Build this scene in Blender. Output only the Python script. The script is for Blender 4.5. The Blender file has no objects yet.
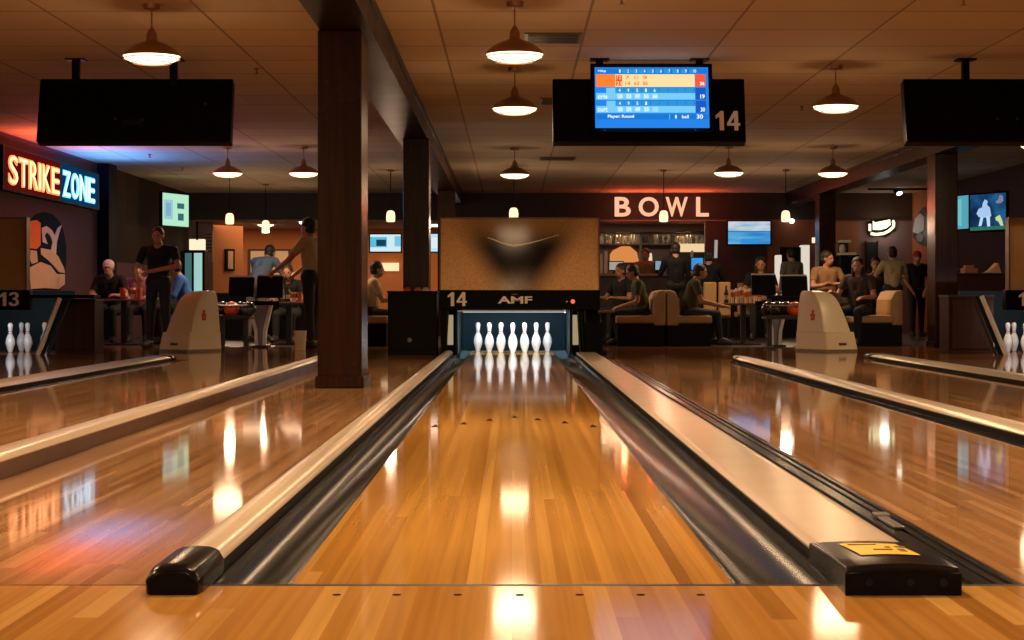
import bpy, bmesh, math, random
import numpy as np
from mathutils import Vector, Matrix, Euler, noise
random.seed(4)
C = bpy.context.scene.collection
R = math.radians
PI = math.pi
CAMZ, F = 0.675, 1818.0

def P(px, py, D):
    """point at depth D from the pixel of the 1024x640 frame"""
    return Vector(((px - 512.3) * D / F, D, CAMZ + (300 - py) * D / F))
def X(px, D): return (px - 512.3) * D / F
def Z(py, D): return CAMZ + (300 - py) * D / F

# ---------------------------------------------------------------- materials
MATS = {}
def mat(name, col, rough=0.5, metal=0.0, spec=0.5, coat=0.0, bump=None, var=0.0, vscale=8.0):
    if name in MATS: return MATS[name]
    m = bpy.data.materials.new(name); m.use_nodes = True
    nt = m.node_tree; b = nt.nodes['Principled BSDF']
    b.inputs['Base Color'].default_value = (*col, 1)
    b.inputs['Roughness'].default_value = rough
    b.inputs['Metallic'].default_value = metal
    b.inputs['Specular IOR Level'].default_value = spec
    b.inputs['Coat Weight'].default_value = coat
    tc = nt.nodes.new('ShaderNodeTexCoord')
    n = nt.nodes.new('ShaderNodeTexNoise'); n.inputs['Scale'].default_value = vscale; n.inputs['Detail'].default_value = 4
    nt.links.new(tc.outputs['Object'], n.inputs['Vector'])
    mx = nt.nodes.new('ShaderNodeMix'); mx.data_type = 'RGBA'
    v = max(var, 0.08)
    mx.inputs[6].default_value = (*[c * (1 - v) for c in col], 1)
    mx.inputs[7].default_value = (*[min(1, c * (1 + v)) for c in col], 1)
    nt.links.new(n.outputs['Fac'], mx.inputs[0])
    nt.links.new(mx.outputs[2], b.inputs['Base Color'])
    if bump:
        bp = nt.nodes.new('ShaderNodeBump'); bp.inputs['Strength'].default_value = bump
        bp.inputs['Distance'].default_value = 0.01
        nt.links.new(n.outputs['Fac'], bp.inputs['Height']); nt.links.new(bp.outputs[0], b.inputs['Normal'])
    MATS[name] = m
    return m

def emit(name, col, strength=1.0):
    if name in MATS: return MATS[name]
    m = bpy.data.materials.new(name); m.use_nodes = True
    nt = m.node_tree; nt.nodes.clear()
    o = nt.nodes.new('ShaderNodeOutputMaterial'); e = nt.nodes.new('ShaderNodeEmission')
    e.inputs[0].default_value = (*col, 1); e.inputs[1].default_value = strength
    nt.links.new(e.outputs[0], o.inputs[0])
    MATS[name] = m
    return m

def math_node(nt, op, a, b=None):
    n = nt.nodes.new('ShaderNodeMath'); n.operation = op
    for i, v in enumerate((a, b)):
        if v is None: continue
        if isinstance(v, (int, float)): n.inputs[i].default_value = v
        else: nt.links.new(v, n.inputs[i])
    return n.outputs[0]

def wood(name, cols, w=0.06, L=2.2, rough=0.15, axis='Y', grain=1.0, coat=0.0, spec=0.5, line=0.0):
    """planks running along an axis, each its own tone, with fine grain"""
    m = bpy.data.materials.new(name); m.use_nodes = True
    nt = m.node_tree; b = nt.nodes['Principled BSDF']
    tc = nt.nodes.new('ShaderNodeTexCoord'); sp = nt.nodes.new('ShaderNodeSeparateXYZ')
    nt.links.new(tc.outputs['Object'], sp.inputs[0])
    if axis == 'Y': a, l = sp.outputs[0], sp.outputs[1]
    elif axis == 'Z': a, l = math_node(nt, 'ADD', sp.outputs[0], sp.outputs[1]), sp.outputs[2]
    else: a, l = sp.outputs[1], sp.outputs[0]
    t = math_node(nt, 'DIVIDE', a, w)
    idx = math_node(nt, 'FLOOR', t)
    fr = math_node(nt, 'FRACT', t)
    wn = nt.nodes.new('ShaderNodeTexWhiteNoise'); wn.noise_dimensions = '1D'
    nt.links.new(idx, wn.inputs['W'])
    seg = math_node(nt, 'FLOOR', math_node(nt, 'ADD', math_node(nt, 'DIVIDE', l, L), math_node(nt, 'MULTIPLY', wn.outputs[0], 7.3)))
    wn2 = nt.nodes.new('ShaderNodeTexWhiteNoise'); wn2.noise_dimensions = '2D'
    cb = nt.nodes.new('ShaderNodeCombineXYZ'); nt.links.new(idx, cb.inputs[0]); nt.links.new(seg, cb.inputs[1])
    nt.links.new(cb.outputs[0], wn2.inputs['Vector'])
    cr = nt.nodes.new('ShaderNodeValToRGB')
    el = cr.color_ramp.elements
    while len(el) < len(cols): el.new(0.5)
    for i, c in enumerate(cols):
        el[i].position = i / (len(cols) - 1); el[i].color = (*c, 1)
    nt.links.new(wn2.outputs[0], cr.inputs[0])
    mp = nt.nodes.new('ShaderNodeMapping')
    s = {'Y': (38, .5, 6), 'X': (1.6, 55, 10), 'Z': (45, 45, 1.6)}[axis]
    mp.inputs['Scale'].default_value = s
    nt.links.new(tc.outputs['Object'], mp.inputs[0])
    gn = nt.nodes.new('ShaderNodeTexNoise'); gn.inputs['Scale'].default_value = 1.0; gn.inputs['Detail'].default_value = 2.5
    nt.links.new(mp.outputs[0], gn.inputs['Vector'])
    g = nt.nodes.new('ShaderNodeMapRange')
    g.inputs[1].default_value = 0.25; g.inputs[2].default_value = 0.75
    g.inputs[3].default_value = 1 - 0.28 * grain; g.inputs[4].default_value = 1 + 0.2 * grain
    nt.links.new(gn.outputs['Fac'], g.inputs[0])
    val = g.outputs[0]
    if line:
        e = math_node(nt, 'GREATER_THAN', math_node(nt, 'ABSOLUTE', math_node(nt, 'SUBTRACT', fr, 0.5)), 0.47)
        val = math_node(nt, 'MULTIPLY', val, math_node(nt, 'SUBTRACT', 1.0, math_node(nt, 'MULTIPLY', e, line)))
    vm = nt.nodes.new('ShaderNodeVectorMath'); vm.operation = 'SCALE'
    nt.links.new(cr.outputs[0], vm.inputs[0]); nt.links.new(val, vm.inputs['Scale'])
    nt.links.new(vm.outputs[0], b.inputs['Base Color'])
    n2 = nt.nodes.new('ShaderNodeTexNoise'); n2.inputs['Scale'].default_value = 2.2
    nt.links.new(tc.outputs['Object'], n2.inputs['Vector'])
    rr = nt.nodes.new('ShaderNodeMapRange'); rr.inputs[3].default_value = rough * 0.8; rr.inputs[4].default_value = rough * 1.25
    nt.links.new(n2.outputs['Fac'], rr.inputs[0]); nt.links.new(rr.outputs[0], b.inputs['Roughness'])
    b.inputs['Coat Weight'].default_value = coat; b.inputs['Coat Roughness'].default_value = rough * 0.5
    b.inputs['Specular IOR Level'].default_value = spec
    MATS[name] = m
    return m

M_lane = wood('lane_wood', [(.28, .125, .022), (.47, .240, .048), (.52, .28, .060), (.37, .175, .032), (.62, .36, .090)], w=0.036, L=9, rough=0.06, grain=0.7, spec=0.065)
M_side = wood('side_lane_wood', [(.28, .145, .06), (.42, .235, .105), (.34, .18, .075), (.52, .31, .15)], w=0.032, L=1.3, rough=0.05, grain=0.8, spec=0.085)
M_appr = wood('approach_wood', [(.33, .155, .032), (.48, .255, .064), (.42, .205, .046), (.60, .36, .105)], w=0.055, L=4, rough=0.08, grain=0.6, spec=.07)
M_far = wood('walkway_wood', [(.20, .075, .02), (.27, .105, .03), (.24, .09, .025)], w=0.06, L=1.2, rough=0.07, axis='X', grain=0.8, spec=.12)
M_pillar = wood('pillar_wood', [(.017, .0050, .0021), (.028, .0088, .0035), (.021, .0066, .0028)], w=0.09, L=6, rough=0.25, axis='Z', grain=1.8, spec=.2)
M_beam = wood('beam_wood', [(.008, .0035, .0018), (.012, .0055, .003)], w=0.2, L=6, rough=0.35, axis='Y', grain=1.4, spec=.2)
M_face = wood('divider_side_wood', [(.055, .020, .007), (.075, .028, .009)], w=0.3, L=4, rough=0.3, axis='Y', grain=0.8)
M_cab = wood('cabinet_wood', [(.035, .014, .008), (.045, .018, .010)], w=0.4, L=5, rough=0.5, axis='Z', grain=0.9, spec=.1)
M_beige = mat('divider_beige', (.50, .42, .32), 0.24, var=.06, vscale=3, spec=.09)
M_gutter = mat('gutter_black', (.011, .012, .012), 0.24, var=.7, vscale=5, spec=.04, bump=.05)
M_groove = mat('groove_black', (.010, .010, .010), 0.5, spec=.1)
M_black = mat('black_plastic', (.003, .003, .0035), 0.4, spec=.06)
M_dark = mat('dark_matte', (.005, .005, .006), 0.7, spec=.15)
M_capblk = mat('cap_black', (.005, .005, .006), 0.22, spec=.09)
M_metal = mat('brushed_metal', (.42, .42, .42), 0.3, metal=1)
M_dmetal = mat('dark_metal', (.035, .035, .04), 0.5, metal=.3)
M_bronze = mat('lamp_bronze', (.30, .15, .07), 0.35, metal=.4)
M_white = mat('pin_white', (.85, .86, .86), 0.18, coat=.4)
M_red = mat('pin_red', (.55, .02, .03), 0.3)
M_hood = mat('hood_beige', (.85, .74, .53), 0.35, var=.06, vscale=2)
M_teal = mat('pit_teal', (.004, .016, .023), 0.5, spec=.15)
M_tan = mat('booth_tan', (.38, .22, .085), 0.5, var=.15)
M_rail = mat('rail_grey', (.85, .85, .85), .3)
M_panel = mat('panel_grey', (.20, .17, .14), 0.5)
M_glass = mat('glass_pale', (.55, .5, .42), 0.1)
M_num = mat('number_tan', (.95, .84, .74), 0.5)
M_hair = mat('hair_dark', (.012, .008, .006), 0.6)
M_skin = mat('skin', (.42, .20, .12), 0.5)
M_skin2 = mat('skin_tanned', (.26, .115, .06), 0.5)
M_shoe = mat('shoe_dark', (.02, .015, .012), 0.5)
M_jean = mat('trouser_navy', (.012, .016, .028), 0.8)
M_jblk = mat('trouser_black', (.008, .008, .009), 0.8)

# ---------------------------------------------------------------- geometry
class MB:
    def __init__(s): s.bm = bmesh.new(); s.mi = 0
    def _mark(s, n0):
        s.bm.faces.ensure_lookup_table()
        for f in s.bm.faces[n0:]: f.material_index = s.mi
    def box(s, x0, x1, y0, y1, z0, z1, M=None):
        n0 = len(s.bm.faces)
        v = [s.bm.verts.new((x, y, z)) for x in (x0, x1) for y in (y0, y1) for z in (z0, z1)]
        if M is not None:
            for q in v: q.co = M @ q.co
        for f in ((0, 1, 3, 2), (4, 6, 7, 5), (0, 4, 5, 1), (2, 3, 7, 6), (0, 2, 6, 4), (1, 5, 7, 3)):
            s.bm.faces.new([v[i] for i in f])
        s._mark(n0); return s
    def prism(s, pts, axis, a0, a1):
        """closed 2-D outline extruded along an axis"""
        n0 = len(s.bm.faces)
        def mk(p, a):
            if axis == 'Y': return (p[0], a, p[1])
            if axis == 'X': return (a, p[0], p[1])
            return (p[0], p[1], a)
        A = [s.bm.verts.new(mk(p, a0)) for p in pts]; B = [s.bm.verts.new(mk(p, a1)) for p in pts]
        n = len(pts)
        s.bm.faces.new(A); s.bm.faces.new(B[::-1])
        for i in range(n): s.bm.faces.new([A[i], B[i], B[(i + 1) % n], A[(i + 1) % n]])
        s._mark(n0); return s
    def lathe(s, prof, cx=0, cy=0, cz=0, seg=24, cap=True):
        n0 = len(s.bm.faces)
        rings = []
        for r, z in prof:
            rings.append([s.bm.verts.new((cx + r * math.cos(2 * PI * i / seg), cy + r * math.sin(2 * PI * i / seg), cz + z)) for i in range(seg)])
        for a, b in zip(rings, rings[1:]):
            for i in range(seg):
                s.bm.faces.new([a[i], a[(i + 1) % seg], b[(i + 1) % seg], b[i]])
        if cap: s.bm.faces.new(rings[0][::-1]); s.bm.faces.new(rings[-1])
        s._mark(n0); return s
    def tube(s, p, q, r, r2=None, seg=12):
        n0 = len(s.bm.faces)
        p, q = Vector(p), Vector(q); d = (q - p)
        if d.length < 1e-6: return s
        rot = d.to_track_quat('Z', 'Y').to_matrix()
        r2 = r if r2 is None else r2
        A = [s.bm.verts.new(p + rot @ Vector((r * math.cos(2 * PI * i / seg), r * math.sin(2 * PI * i / seg), 0))) for i in range(seg)]
        B = [s.bm.verts.new(q + rot @ Vector((r2 * math.cos(2 * PI * i / seg), r2 * math.sin(2 * PI * i / seg), 0))) for i in range(seg)]
        for i in range(seg): s.bm.faces.new([A[i], A[(i + 1) % seg], B[(i + 1) % seg], B[i]])
        s.bm.faces.new(A[::-1]); s.bm.faces.new(B)
        s._mark(n0); return s
    def ball(s, c, r, seg=16, rot=None):
        n0 = len(s.bm.faces)
        if isinstance(r, (int, float)): r = (r, r, r)
        m = Matrix.Translation(c) @ (rot.to_4x4() if rot is not None else Matrix.Identity(4)) @ Matrix.Diagonal((*r, 1))
        nv = max(6, seg * 3 // 4); nf = s.bm.faces.new; nvt = s.bm.verts.new
        top = nvt(m @ Vector((0, 0, 1))); bot = nvt(m @ Vector((0, 0, -1)))
        rings = []
        for j in range(1, nv):
            a = PI * j / nv; z, q = math.cos(a), math.sin(a)
            rings.append([nvt(m @ Vector((q * math.cos(2 * PI * i / seg), q * math.sin(2 * PI * i / seg), z))) for i in range(seg)])
        for i in range(seg):
            nf([top, rings[0][i], rings[0][(i + 1) % seg]]); nf([bot, rings[-1][(i + 1) % seg], rings[-1][i]])
        for a, b in zip(rings, rings[1:]):
            for i in range(seg): nf([a[i], b[i], b[(i + 1) % seg], a[(i + 1) % seg]])
        s._mark(n0); return s
    def poly(s, pts):
        n0 = len(s.bm.faces)
        s.bm.faces.new([s.bm.verts.new(p) for p in pts]); s._mark(n0); return s
    def loft(s, rings):
        n0 = len(s.bm.faces)
        rr = [[s.bm.verts.new(p) for p in ring] for ring in rings]
        n = len(rr[0])
        for a, b in zip(rr, rr[1:]):
            for i in range(n): s.bm.faces.new([a[i], a[(i + 1) % n], b[(i + 1) % n], b[i]])
        s.bm.faces.new(rr[0][::-1]); s.bm.faces.new(rr[-1])
        s._mark(n0); return s

def root_loc(p):
    v = Vector((0, 0, 0))
    while p: v += p.location; p = p.parent
    return v

def obj(name, mb, m, parent=None, smooth=False, bevel=0, local=False, label=None):
    """ONE mesh object from the collected shapes (world coordinates unless local)"""
    bm = mb.bm if isinstance(mb, MB) else mb
    if parent and not local:
        off = root_loc(parent)
        bmesh.ops.translate(bm, verts=bm.verts, vec=-off)
    bmesh.ops.recalc_face_normals(bm, faces=bm.faces)
    me = bpy.data.meshes.new(name); bm.to_mesh(me); bm.free()
    for mm in (m if isinstance(m, (list, tuple)) else [m]): me.materials.append(mm)
    o = bpy.data.objects.new(name, me); C.objects.link(o)
    if smooth:
        for p in me.polygons: p.use_smooth = True
        try: me.set_sharp_from_angle(angle=R(smooth if smooth is not True else 40))
        except Exception: pass
    if bevel:
        b = o.modifiers.new('bevel', 'BEVEL'); b.width = bevel; b.segments = 2; b.limit_method = 'ANGLE'; b.angle_limit = R(30)
    if parent: o.parent = parent
    if label: o['label'] = label
    return o

def thing(name, label, cat, loc=(0, 0, 0), group=None, rot=None):
    o = bpy.data.objects.new(name, None); C.objects.link(o)
    o.empty_display_size = 0.1
    o.location = loc
    if rot: o.rotation_euler = rot
    o['label'] = label; o['category'] = cat
    if group: o['group'] = group
    return o
def tag(o, label, cat, group=None, kind=None):
    o['label'] = label; o['category'] = cat
    if group: o['group'] = group
    if kind: o['kind'] = kind
    return o
def struct(name, mb, m, **k):
    o = obj(name, mb, m, **k); o['kind'] = 'structure'; return o
def dup(root, loc=None, label=None, group=None, rotz=None):
    def cp(o, par):
        c = o.copy(); C.objects.link(c)
        if par: c.parent = par
        for ch in list(o.children): cp(ch, c)
        return c
    r = cp(root, None)
    if loc is not None: r.location = loc
    if rotz is not None: r.rotation_euler = (0, 0, rotz)
    if label: r['label'] = label
    if group: r['group'] = group
    return r

TMP = bpy.data.scenes.new('scratch')
def scratch_graph():
    with bpy.context.temp_override(scene=TMP, view_layer=TMP.view_layers[0]):
        g = bpy.context.evaluated_depsgraph_get(); g.update(); return g
def letters(name, body, m, parent, o0, u, v, w, h, depth=0.01, bold=0.0):
    """lettering fitted to a w x h box: o0 is its lower-left corner, u/v unit reading/up directions"""
    cu = bpy.data.curves.new(name, 'FONT'); cu.body = body; cu.size = 1; cu.offset = bold; cu.extrude = 0.02
    cu.resolution_u = 4
    t = bpy.data.objects.new('tmp', cu); TMP.collection.objects.link(t)
    dg = scratch_graph()
    me = bpy.data.meshes.new_from_object(t.evaluated_get(dg))
    bpy.data.objects.remove(t); bpy.data.curves.remove(cu)
    xs = [p.co.x for p in me.vertices]; ys = [p.co.y for p in me.vertices]
    x0, x1, y0, y1 = min(xs), max(xs), min(ys), max(ys)
    u, v = Vector(u), Vector(v); n = u.cross(v); off = root_loc(parent) if parent else Vector()
    for p in me.vertices:
        q = Vector(o0) + u * ((p.co.x - x0) / (x1 - x0) * w) + v * ((p.co.y - y0) / (y1 - y0) * h) + n * (p.co.z / 0.02 * depth)
        p.co = q - off
    me.name = name
    me.materials.clear(); me.materials.append(m)
    o = bpy.data.objects.new(name, me); C.objects.link(o)
    if parent: o.parent = parent
    return o

def digits(name, body, m, parent, o0, u, v, w, h, depth=.005):
    """bold numerals built from flat outlines"""
    G = {'1': [[(.20, 0), (.20, .70), (.0, .60), (.0, .76), (.26, 1), (.42, 1), (.42, 0)]],
         '4': [[(.0, .24), (.0, .38), (.36, 1), (.56, 1), (.18, .38), (.18, .24)], [(.10, .24), (.10, .37), (.66, .37), (.66, .24)], [(.36, 0), (.36, 1), (.56, 1), (.56, 0)]],
         '5': [[(.0, .48), (.06, 1), (.58, 1), (.58, .84), (.20, .84), (.18, .62), (.42, .64), (.60, .50), (.60, .18), (.42, 0), (.14, 0), (.0, .16), (.0, .26), (.18, .26), (.22, .16), (.36, .16), (.42, .24), (.42, .42), (.34, .50), (.18, .44)]],
         '3': [[(.0, .76), (.04, .92), (.18, 1), (.44, 1), (.60, .86), (.60, .64), (.48, .53), (.62, .40), (.62, .14), (.44, 0), (.16, 0), (.0, .12), (.0, .27), (.18, .27), (.22, .16), (.36, .15), (.43, .22), (.43, .38), (.36, .45), (.24, .46), (.24, .59), (.36, .60), (.41, .67), (.41, .79), (.34, .85), (.24, .85), (.18, .76)]]}
    W = {'1': .50, '4': .66, '5': .60, '3': .62}
    u, v = Vector(u), Vector(v); n = u.cross(v); mb = MB(); x = 0; tot = sum(W[c] for c in body) + .08 * (len(body) - 1)
    o0 = Vector(o0)
    for c in body:
        for q, pl in enumerate(G[c]):
            A = [mb.bm.verts.new(o0 + u * ((x + a) / tot * w) + v * (b * h)) for a, b in pl]
            B = [mb.bm.verts.new(o0 + u * ((x + a) / tot * w) + v * (b * h) + n * depth * (1 + .05 * q)) for a, b in pl]
            mb.bm.faces.new(A[::-1]); mb.bm.faces.new(B)
            for i in range(len(A)): mb.bm.faces.new([A[i], A[(i + 1) % len(A)], B[(i + 1) % len(A)], B[i]])
        x += W[c] + .08
    return obj(name, mb, m, parent)

def light(name, kind, loc, power, col, parent=None, size=0.1, rot=None, size_y=None, spread=None):
    l = bpy.data.lights.new(name, kind); l.energy = power; l.color = col
    if kind == 'AREA':
        l.size = size
        if size_y: l.shape = 'RECTANGLE'; l.size_y = size_y
        if spread: l.spread = spread
    else: l.shadow_soft_size = size
    if kind == 'SPOT': l.spot_size = spread or R(100); l.spot_blend = 0.3
    o = bpy.data.objects.new(name, l); C.objects.link(o)
    if parent:
        o.parent = parent; o.location = Vector(loc) - root_loc(parent)
    else: o.location = loc
    if rot: o.rotation_euler = rot
    return o

# ================================================================= SETTING
CEIL = 3.0
HD = 39.5        # depth of the header wall
BK = 45.5        # depth of the back room wall
# ---- ceiling with tile grid
def ceiling_mat():
    m = bpy.data.materials.new('ceiling_tile'); m.use_nodes = True
    nt = m.node_tree; b = nt.nodes['Principled BSDF']
    tc = nt.nodes.new('ShaderNodeTexCoord'); sp = nt.nodes.new('ShaderNodeSeparateXYZ')
    nt.links.new(tc.outputs['Object'], sp.inputs[0])
    def edge(src, off, w, lw):
        f = math_node(nt, 'FRACT', math_node(nt, 'DIVIDE', math_node(nt, 'ADD', src, off), w))
        return math_node(nt, 'GREATER_THAN', math_node(nt, 'ABSOLUTE', math_node(nt, 'SUBTRACT', f, 0.5)), 0.5 - lw / w / 2)
    xs = math_node(nt, 'ADD', sp.outputs[0], math_node(nt, 'MULTIPLY', math_node(nt, 'GREATER_THAN', sp.outputs[0], -1.3), 0.62))
    e1 = edge(xs, 12.5, 1.25, 0.022); e2 = edge(sp.outputs[1], 0.35, 1.0, 0.03)
    e = math_node(nt, 'MAXIMUM', e1, e2)
    ix = math_node(nt, 'FLOOR', math_node(nt, 'DIVIDE', math_node(nt, 'ADD', sp.outputs[0], 13.12), 1.25))
    iy = math_node(nt, 'FLOOR', math_node(nt, 'ADD', sp.outputs[1], 0.35))
    cb = nt.nodes.new('ShaderNodeCombineXYZ'); nt.links.new(ix, cb.inputs[0]); nt.links.new(iy, cb.inputs[1])
    wn = nt.nodes.new('ShaderNodeTexWhiteNoise'); wn.noise_dimensions = '2D'; nt.links.new(cb.outputs[0], wn.inputs['Vector'])
    cr = nt.nodes.new('ShaderNodeMix'); cr.data_type = 'RGBA'
    cr.inputs[6].default_value = (.47, .35, .22, 1); cr.inputs[7].default_value = (.57, .43, .27, 1)
    nt.links.new(wn.outputs[0], cr.inputs[0])
    mx = nt.nodes.new('ShaderNodeMix'); mx.data_type = 'RGBA'
    nt.links.new(e, mx.inputs[0]); nt.links.new(cr.outputs[2], mx.inputs[6]); mx.inputs[7].default_value = (.24, .17, .11, 1)
    nt.links.new(mx.outputs[2], b.inputs['Base Color'])
    b.inputs['Roughness'].default_value = 0.8; b.inputs['Specular IOR Level'].default_value = .2
    ns = nt.nodes.new('ShaderNodeTexNoise'); ns.inputs['Scale'].default_value = 1.3
    nt.links.new(tc.outputs['Object'], ns.inputs['Vector'])
    bp = nt.nodes.new('ShaderNodeBump'); bp.inputs['Strength'].default_value = .25; bp.inputs['Distance'].default_value = .05
    nt.links.new(ns.outputs['Fac'], bp.inputs['Height']); nt.links.new(bp.outputs[0], b.inputs['Normal'])
    return m
M_ceil = ceiling_mat()
struct('ceiling', MB().box(-10.6, 8.9, -8, HD, CEIL, CEIL + .15), M_ceil)
struct('ceiling', MB().box(-8.0, 8.9, HD + .2, BK, 2.46, 2.6), mat('back_ceiling', (.42, .36, .34), .7))
# ---- floors
M_sub = mat('floor_dark', (.02, .015, .012), .35, var=.3)
struct('floor', MB().box(-10.6, 8.9, -8, 26, -.25, -.12), M_sub)
struct('floor', MB().box(-10.6, 8.9, 26, BK + .2, -.25, 0), mat('lounge_floor', (.030, .018, .012), .3, var=.4, vscale=4))
FY = 4.305
struct('floor', MB().box(-10.4, 8.7, -8, FY - .008, -.12, 0), M_appr)
fw = MB()
fw.box(-10.4, -.86, 20.6, 26, -.12, 0); fw.box(1.06, 8.7, 20.6, 26, -.12, 0)
struct('floor', fw, M_far)
# ---- walls
M_wl = mat('wall_plum', (.085, .034, .042), .8, spec=.15)
M_hdr = mat('header_black', (.012, .008, .007), .7)
M_maroon = mat('wall_maroon', (.06, .010, .010), .7)
M_green = mat('wall_olive', (.030, .017, .011), .8, spec=.1)
M_orange = mat('wall_orange', (.50, .17, .05), .7)
M_purple = mat('wall_purple', (.06, .035, .042), .8, spec=.1)
wl = MB(); wl.box(-7.2, -7.05, 24.6, 31.0, 0, CEIL)
struct('wall_left', wl, M_wl)
wl = MB(); wl.box(-7.2, -7.05, 31.0, HD, 1.35, CEIL); struct('wall_left', wl, M_green)
wl = MB(); wl.box(-7.2, -7.04, 31.0, HD, 0, 1.35); struct('wall_left', wl, M_maroon)
struct('wall_left', MB().box(-10.6, -7.05, 24.45, 24.6, -.12, CEIL), M_wl)
struct('wall_left', MB().box(-10.6, -10.4, -8, 24.5, -.12, CEIL), M_wl)
struct('wall_right', MB().box(8.7, 8.9, -8, 37.4, -.12, CEIL), M_purple)
struct('wall_right', MB().box(8.7, 8.9, 37.4, BK, -.12, CEIL), M_orange)
struct('wall_front', MB().box(-10.6, 8.9, -8.2, -8, -.12, CEIL), M_wl)
struct('wall_back', MB().box(-7.2, 4.2, HD, HD + .2, 2.41, CEIL), M_hdr)      # header over the openings
hb = MB(); hb.box(4.2, 6.9, HD, HD + .2, 2.41, CEIL); struct('wall_back', hb, M_hdr)
struct('wall_back', MB().box(6.9, 8.7, HD, HD + .2, 2.41, CEIL), mat('header_brown', (.07, .035, .018), .7))
struct('wall_back', MB().box(4.2, 5.55, HD + .02, HD + .2, 0, 2.41), mat('wall_dark_maroon', (.032, .016, .015), .7))
struct('wall_back', MB().box(5.55, 6.7, HD + .02, HD + .2, 0, 2.41), mat('wall_brown', (.22, .075, .04), .7))
struct('wall_back', MB().box(6.7, 7.55, HD + .02, HD + .2, 0, 2.41), mat('wall_amber', (.42, .19, .08), .7))
struct('wall_back', MB().box(7.55, 8.7, HD + .02, HD + .2, 0, 2.41), mat('wall_mauve', (.30, .19, .17), .7))
struct('wall_back', MB().box(-8.0, 8.9, BK, BK + .2, 0, 2.6), M_orange)
struct('wall_left', MB().box(-8.0, -7.85, HD + .2, BK, 0, 2.6), mat('wall_cream_dim', (.30, .23, .18), .7))
# short wall beside the cooler, with the orange return
struct('wall_back', MB().box(-7.85, -6.94, 42.2, 42.35, 0, 2.46), mat('wall_menu', (.33, .26, .22), .7))
Mx = Matrix.Translation((-6.94, 42.2, 0)) @ Matrix.Rotation(R(52), 4, 'Z')
struct('wall_back', MB().box(0, .95, 0, .12, 0, 2.46, Mx), M_orange)
struct('wall_left', MB().box(-8.0, -7.05, HD, HD + .2, 0, 2.6), M_wl)
# trims
struct('trim_1', MB().box(-7.05, 8.7, HD - .03, HD, 2.385, 2.42), mat('trim_brown', (.16, .08, .06), .5))
struct('trim_2', MB().box(-7.05, -6.85, 30.9, 31.5, 0, CEIL), mat('trim_black', (.005, .005, .006), .7, spec=.05))

# ---- foul line gap
o = obj('foul_line', MB().box(-.86, 1.62, FY - .012, FY + .012, -.03, .0005), M_groove)
tag(o, 'thin dark foul line crossing the centre lane in the foreground', 'foul line')
dots = thing('approach_marker', 'row of small dark guide dots on the boards in front of the foul line', 'floor markings', (0, 4.16, 0))
for px in (337, 397, 458, 520, 580, 641, 701):
    obj('dot', MB().lathe([(.010, .0003), (.010, .0012)], X(px, 4.16), 4.16, 0, 12), mat('dart_brown', (.03, .010, .004), .9, spec=.02), dots)

# ---- bowling lanes (wood slabs)
def lane(x0, x1, y0, y1, m, label):
    t = thing('bowling_lane', label, 'bowling lane', ((x0 + x1) / 2, y0, 0))
    obj('lane_bed', MB().box(x0, x1, y0, y1, -.12, 0), m, t)
    return t
main = lane(-.525, .525, FY + .008, 23.95, M_lane, 'centre bowling lane of glossy orange maple boards leading to the white pins')
Mdart = MATS['dart_brown']
for px, py in ((435.6, 426), (464, 423.4), (490, 420), (514.7, 417), (538, 419.5), (565, 422.4), (593.4, 426)):
    D = CAMZ * F / (py - 300); x = X(px, D)
    obj('dart', MB().prism([(x - .020, D - .07), (x + .020, D - .07), (x, D + .11)], 'Z', .0003, .0015), Mdart, main)
obj('pin_deck_edge', MB().box(-.53, .53, 23.95, 24.08, -.10, .002), mat('deck_pale', (.6, .5, .4), .3), main)
lane(-1.915, -.845, FY + .008, 20.6, M_side, 'wooden strip left of the centre lane with the big dark pillar standing on it')
lane(-3.64, -2.25, FY + .008, 20.6, M_side, 'second wooden lane from the left, between two raised beige dividers')
lane(-10.3, -4.15, FY + .008, 20.6, M_side, 'leftmost wooden lane, in front of pinsetter 13')
lane(1.215, 2.33, FY + .008, 20.6, M_side, 'wooden lane right of the wide flat beige divider')
lane(2.66, 4.0, FY + .008, 20.6, M_side, 'wooden lane leading to the beige hood on the right')
lane(4.42, 8.69, FY + .008, 20.6, M_side, 'rightmost wooden lane, in front of the dark pillar on the right')

# ---- gutters
def gutter(x0, x1, y0, y1, label, depth=.05):
    n = 10; xm, hw = (x0 + x1) / 2, (x1 - x0) / 2
    lip = .012
    pts = [(x0, -.004)] + [(xm - (hw - lip) * math.cos(PI * i / n), -.006 - depth * math.sin(PI * i / n) ** .8) for i in range(n + 1)] + [(x1, -.004)]
    pts += [(x1, -.115), (x0, -.115)]
    o = obj('gutter', MB().prism(pts, 'Y', y0, y1), M_gutter, smooth=30)
    return tag(o, label, 'gutter')
gutter(-.716, -.526, FY + .012, 22.6, 'black glossy gutter along the left edge of the centre lane')
gutter(.526, .776, FY + .012, 22.6, 'black glossy gutter along the right edge of the centre lane')
gutter(-3.80, -3.642, FY + .012, 20.3, 'dark gutter beside the far left beige divider', .05)
gutter(-2.245, -2.08, FY + .012, 20.3, 'narrow dark gutter behind the tall brown-sided divider', .04)
gutter(2.335, 2.45, FY + .012, 20.3, 'dark gutter beside the narrow beige divider on the right', .05)
gutter(4.005, 4.10, FY + .012, 20.3, 'dark gutter beside the far right beige divider', .05)

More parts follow.
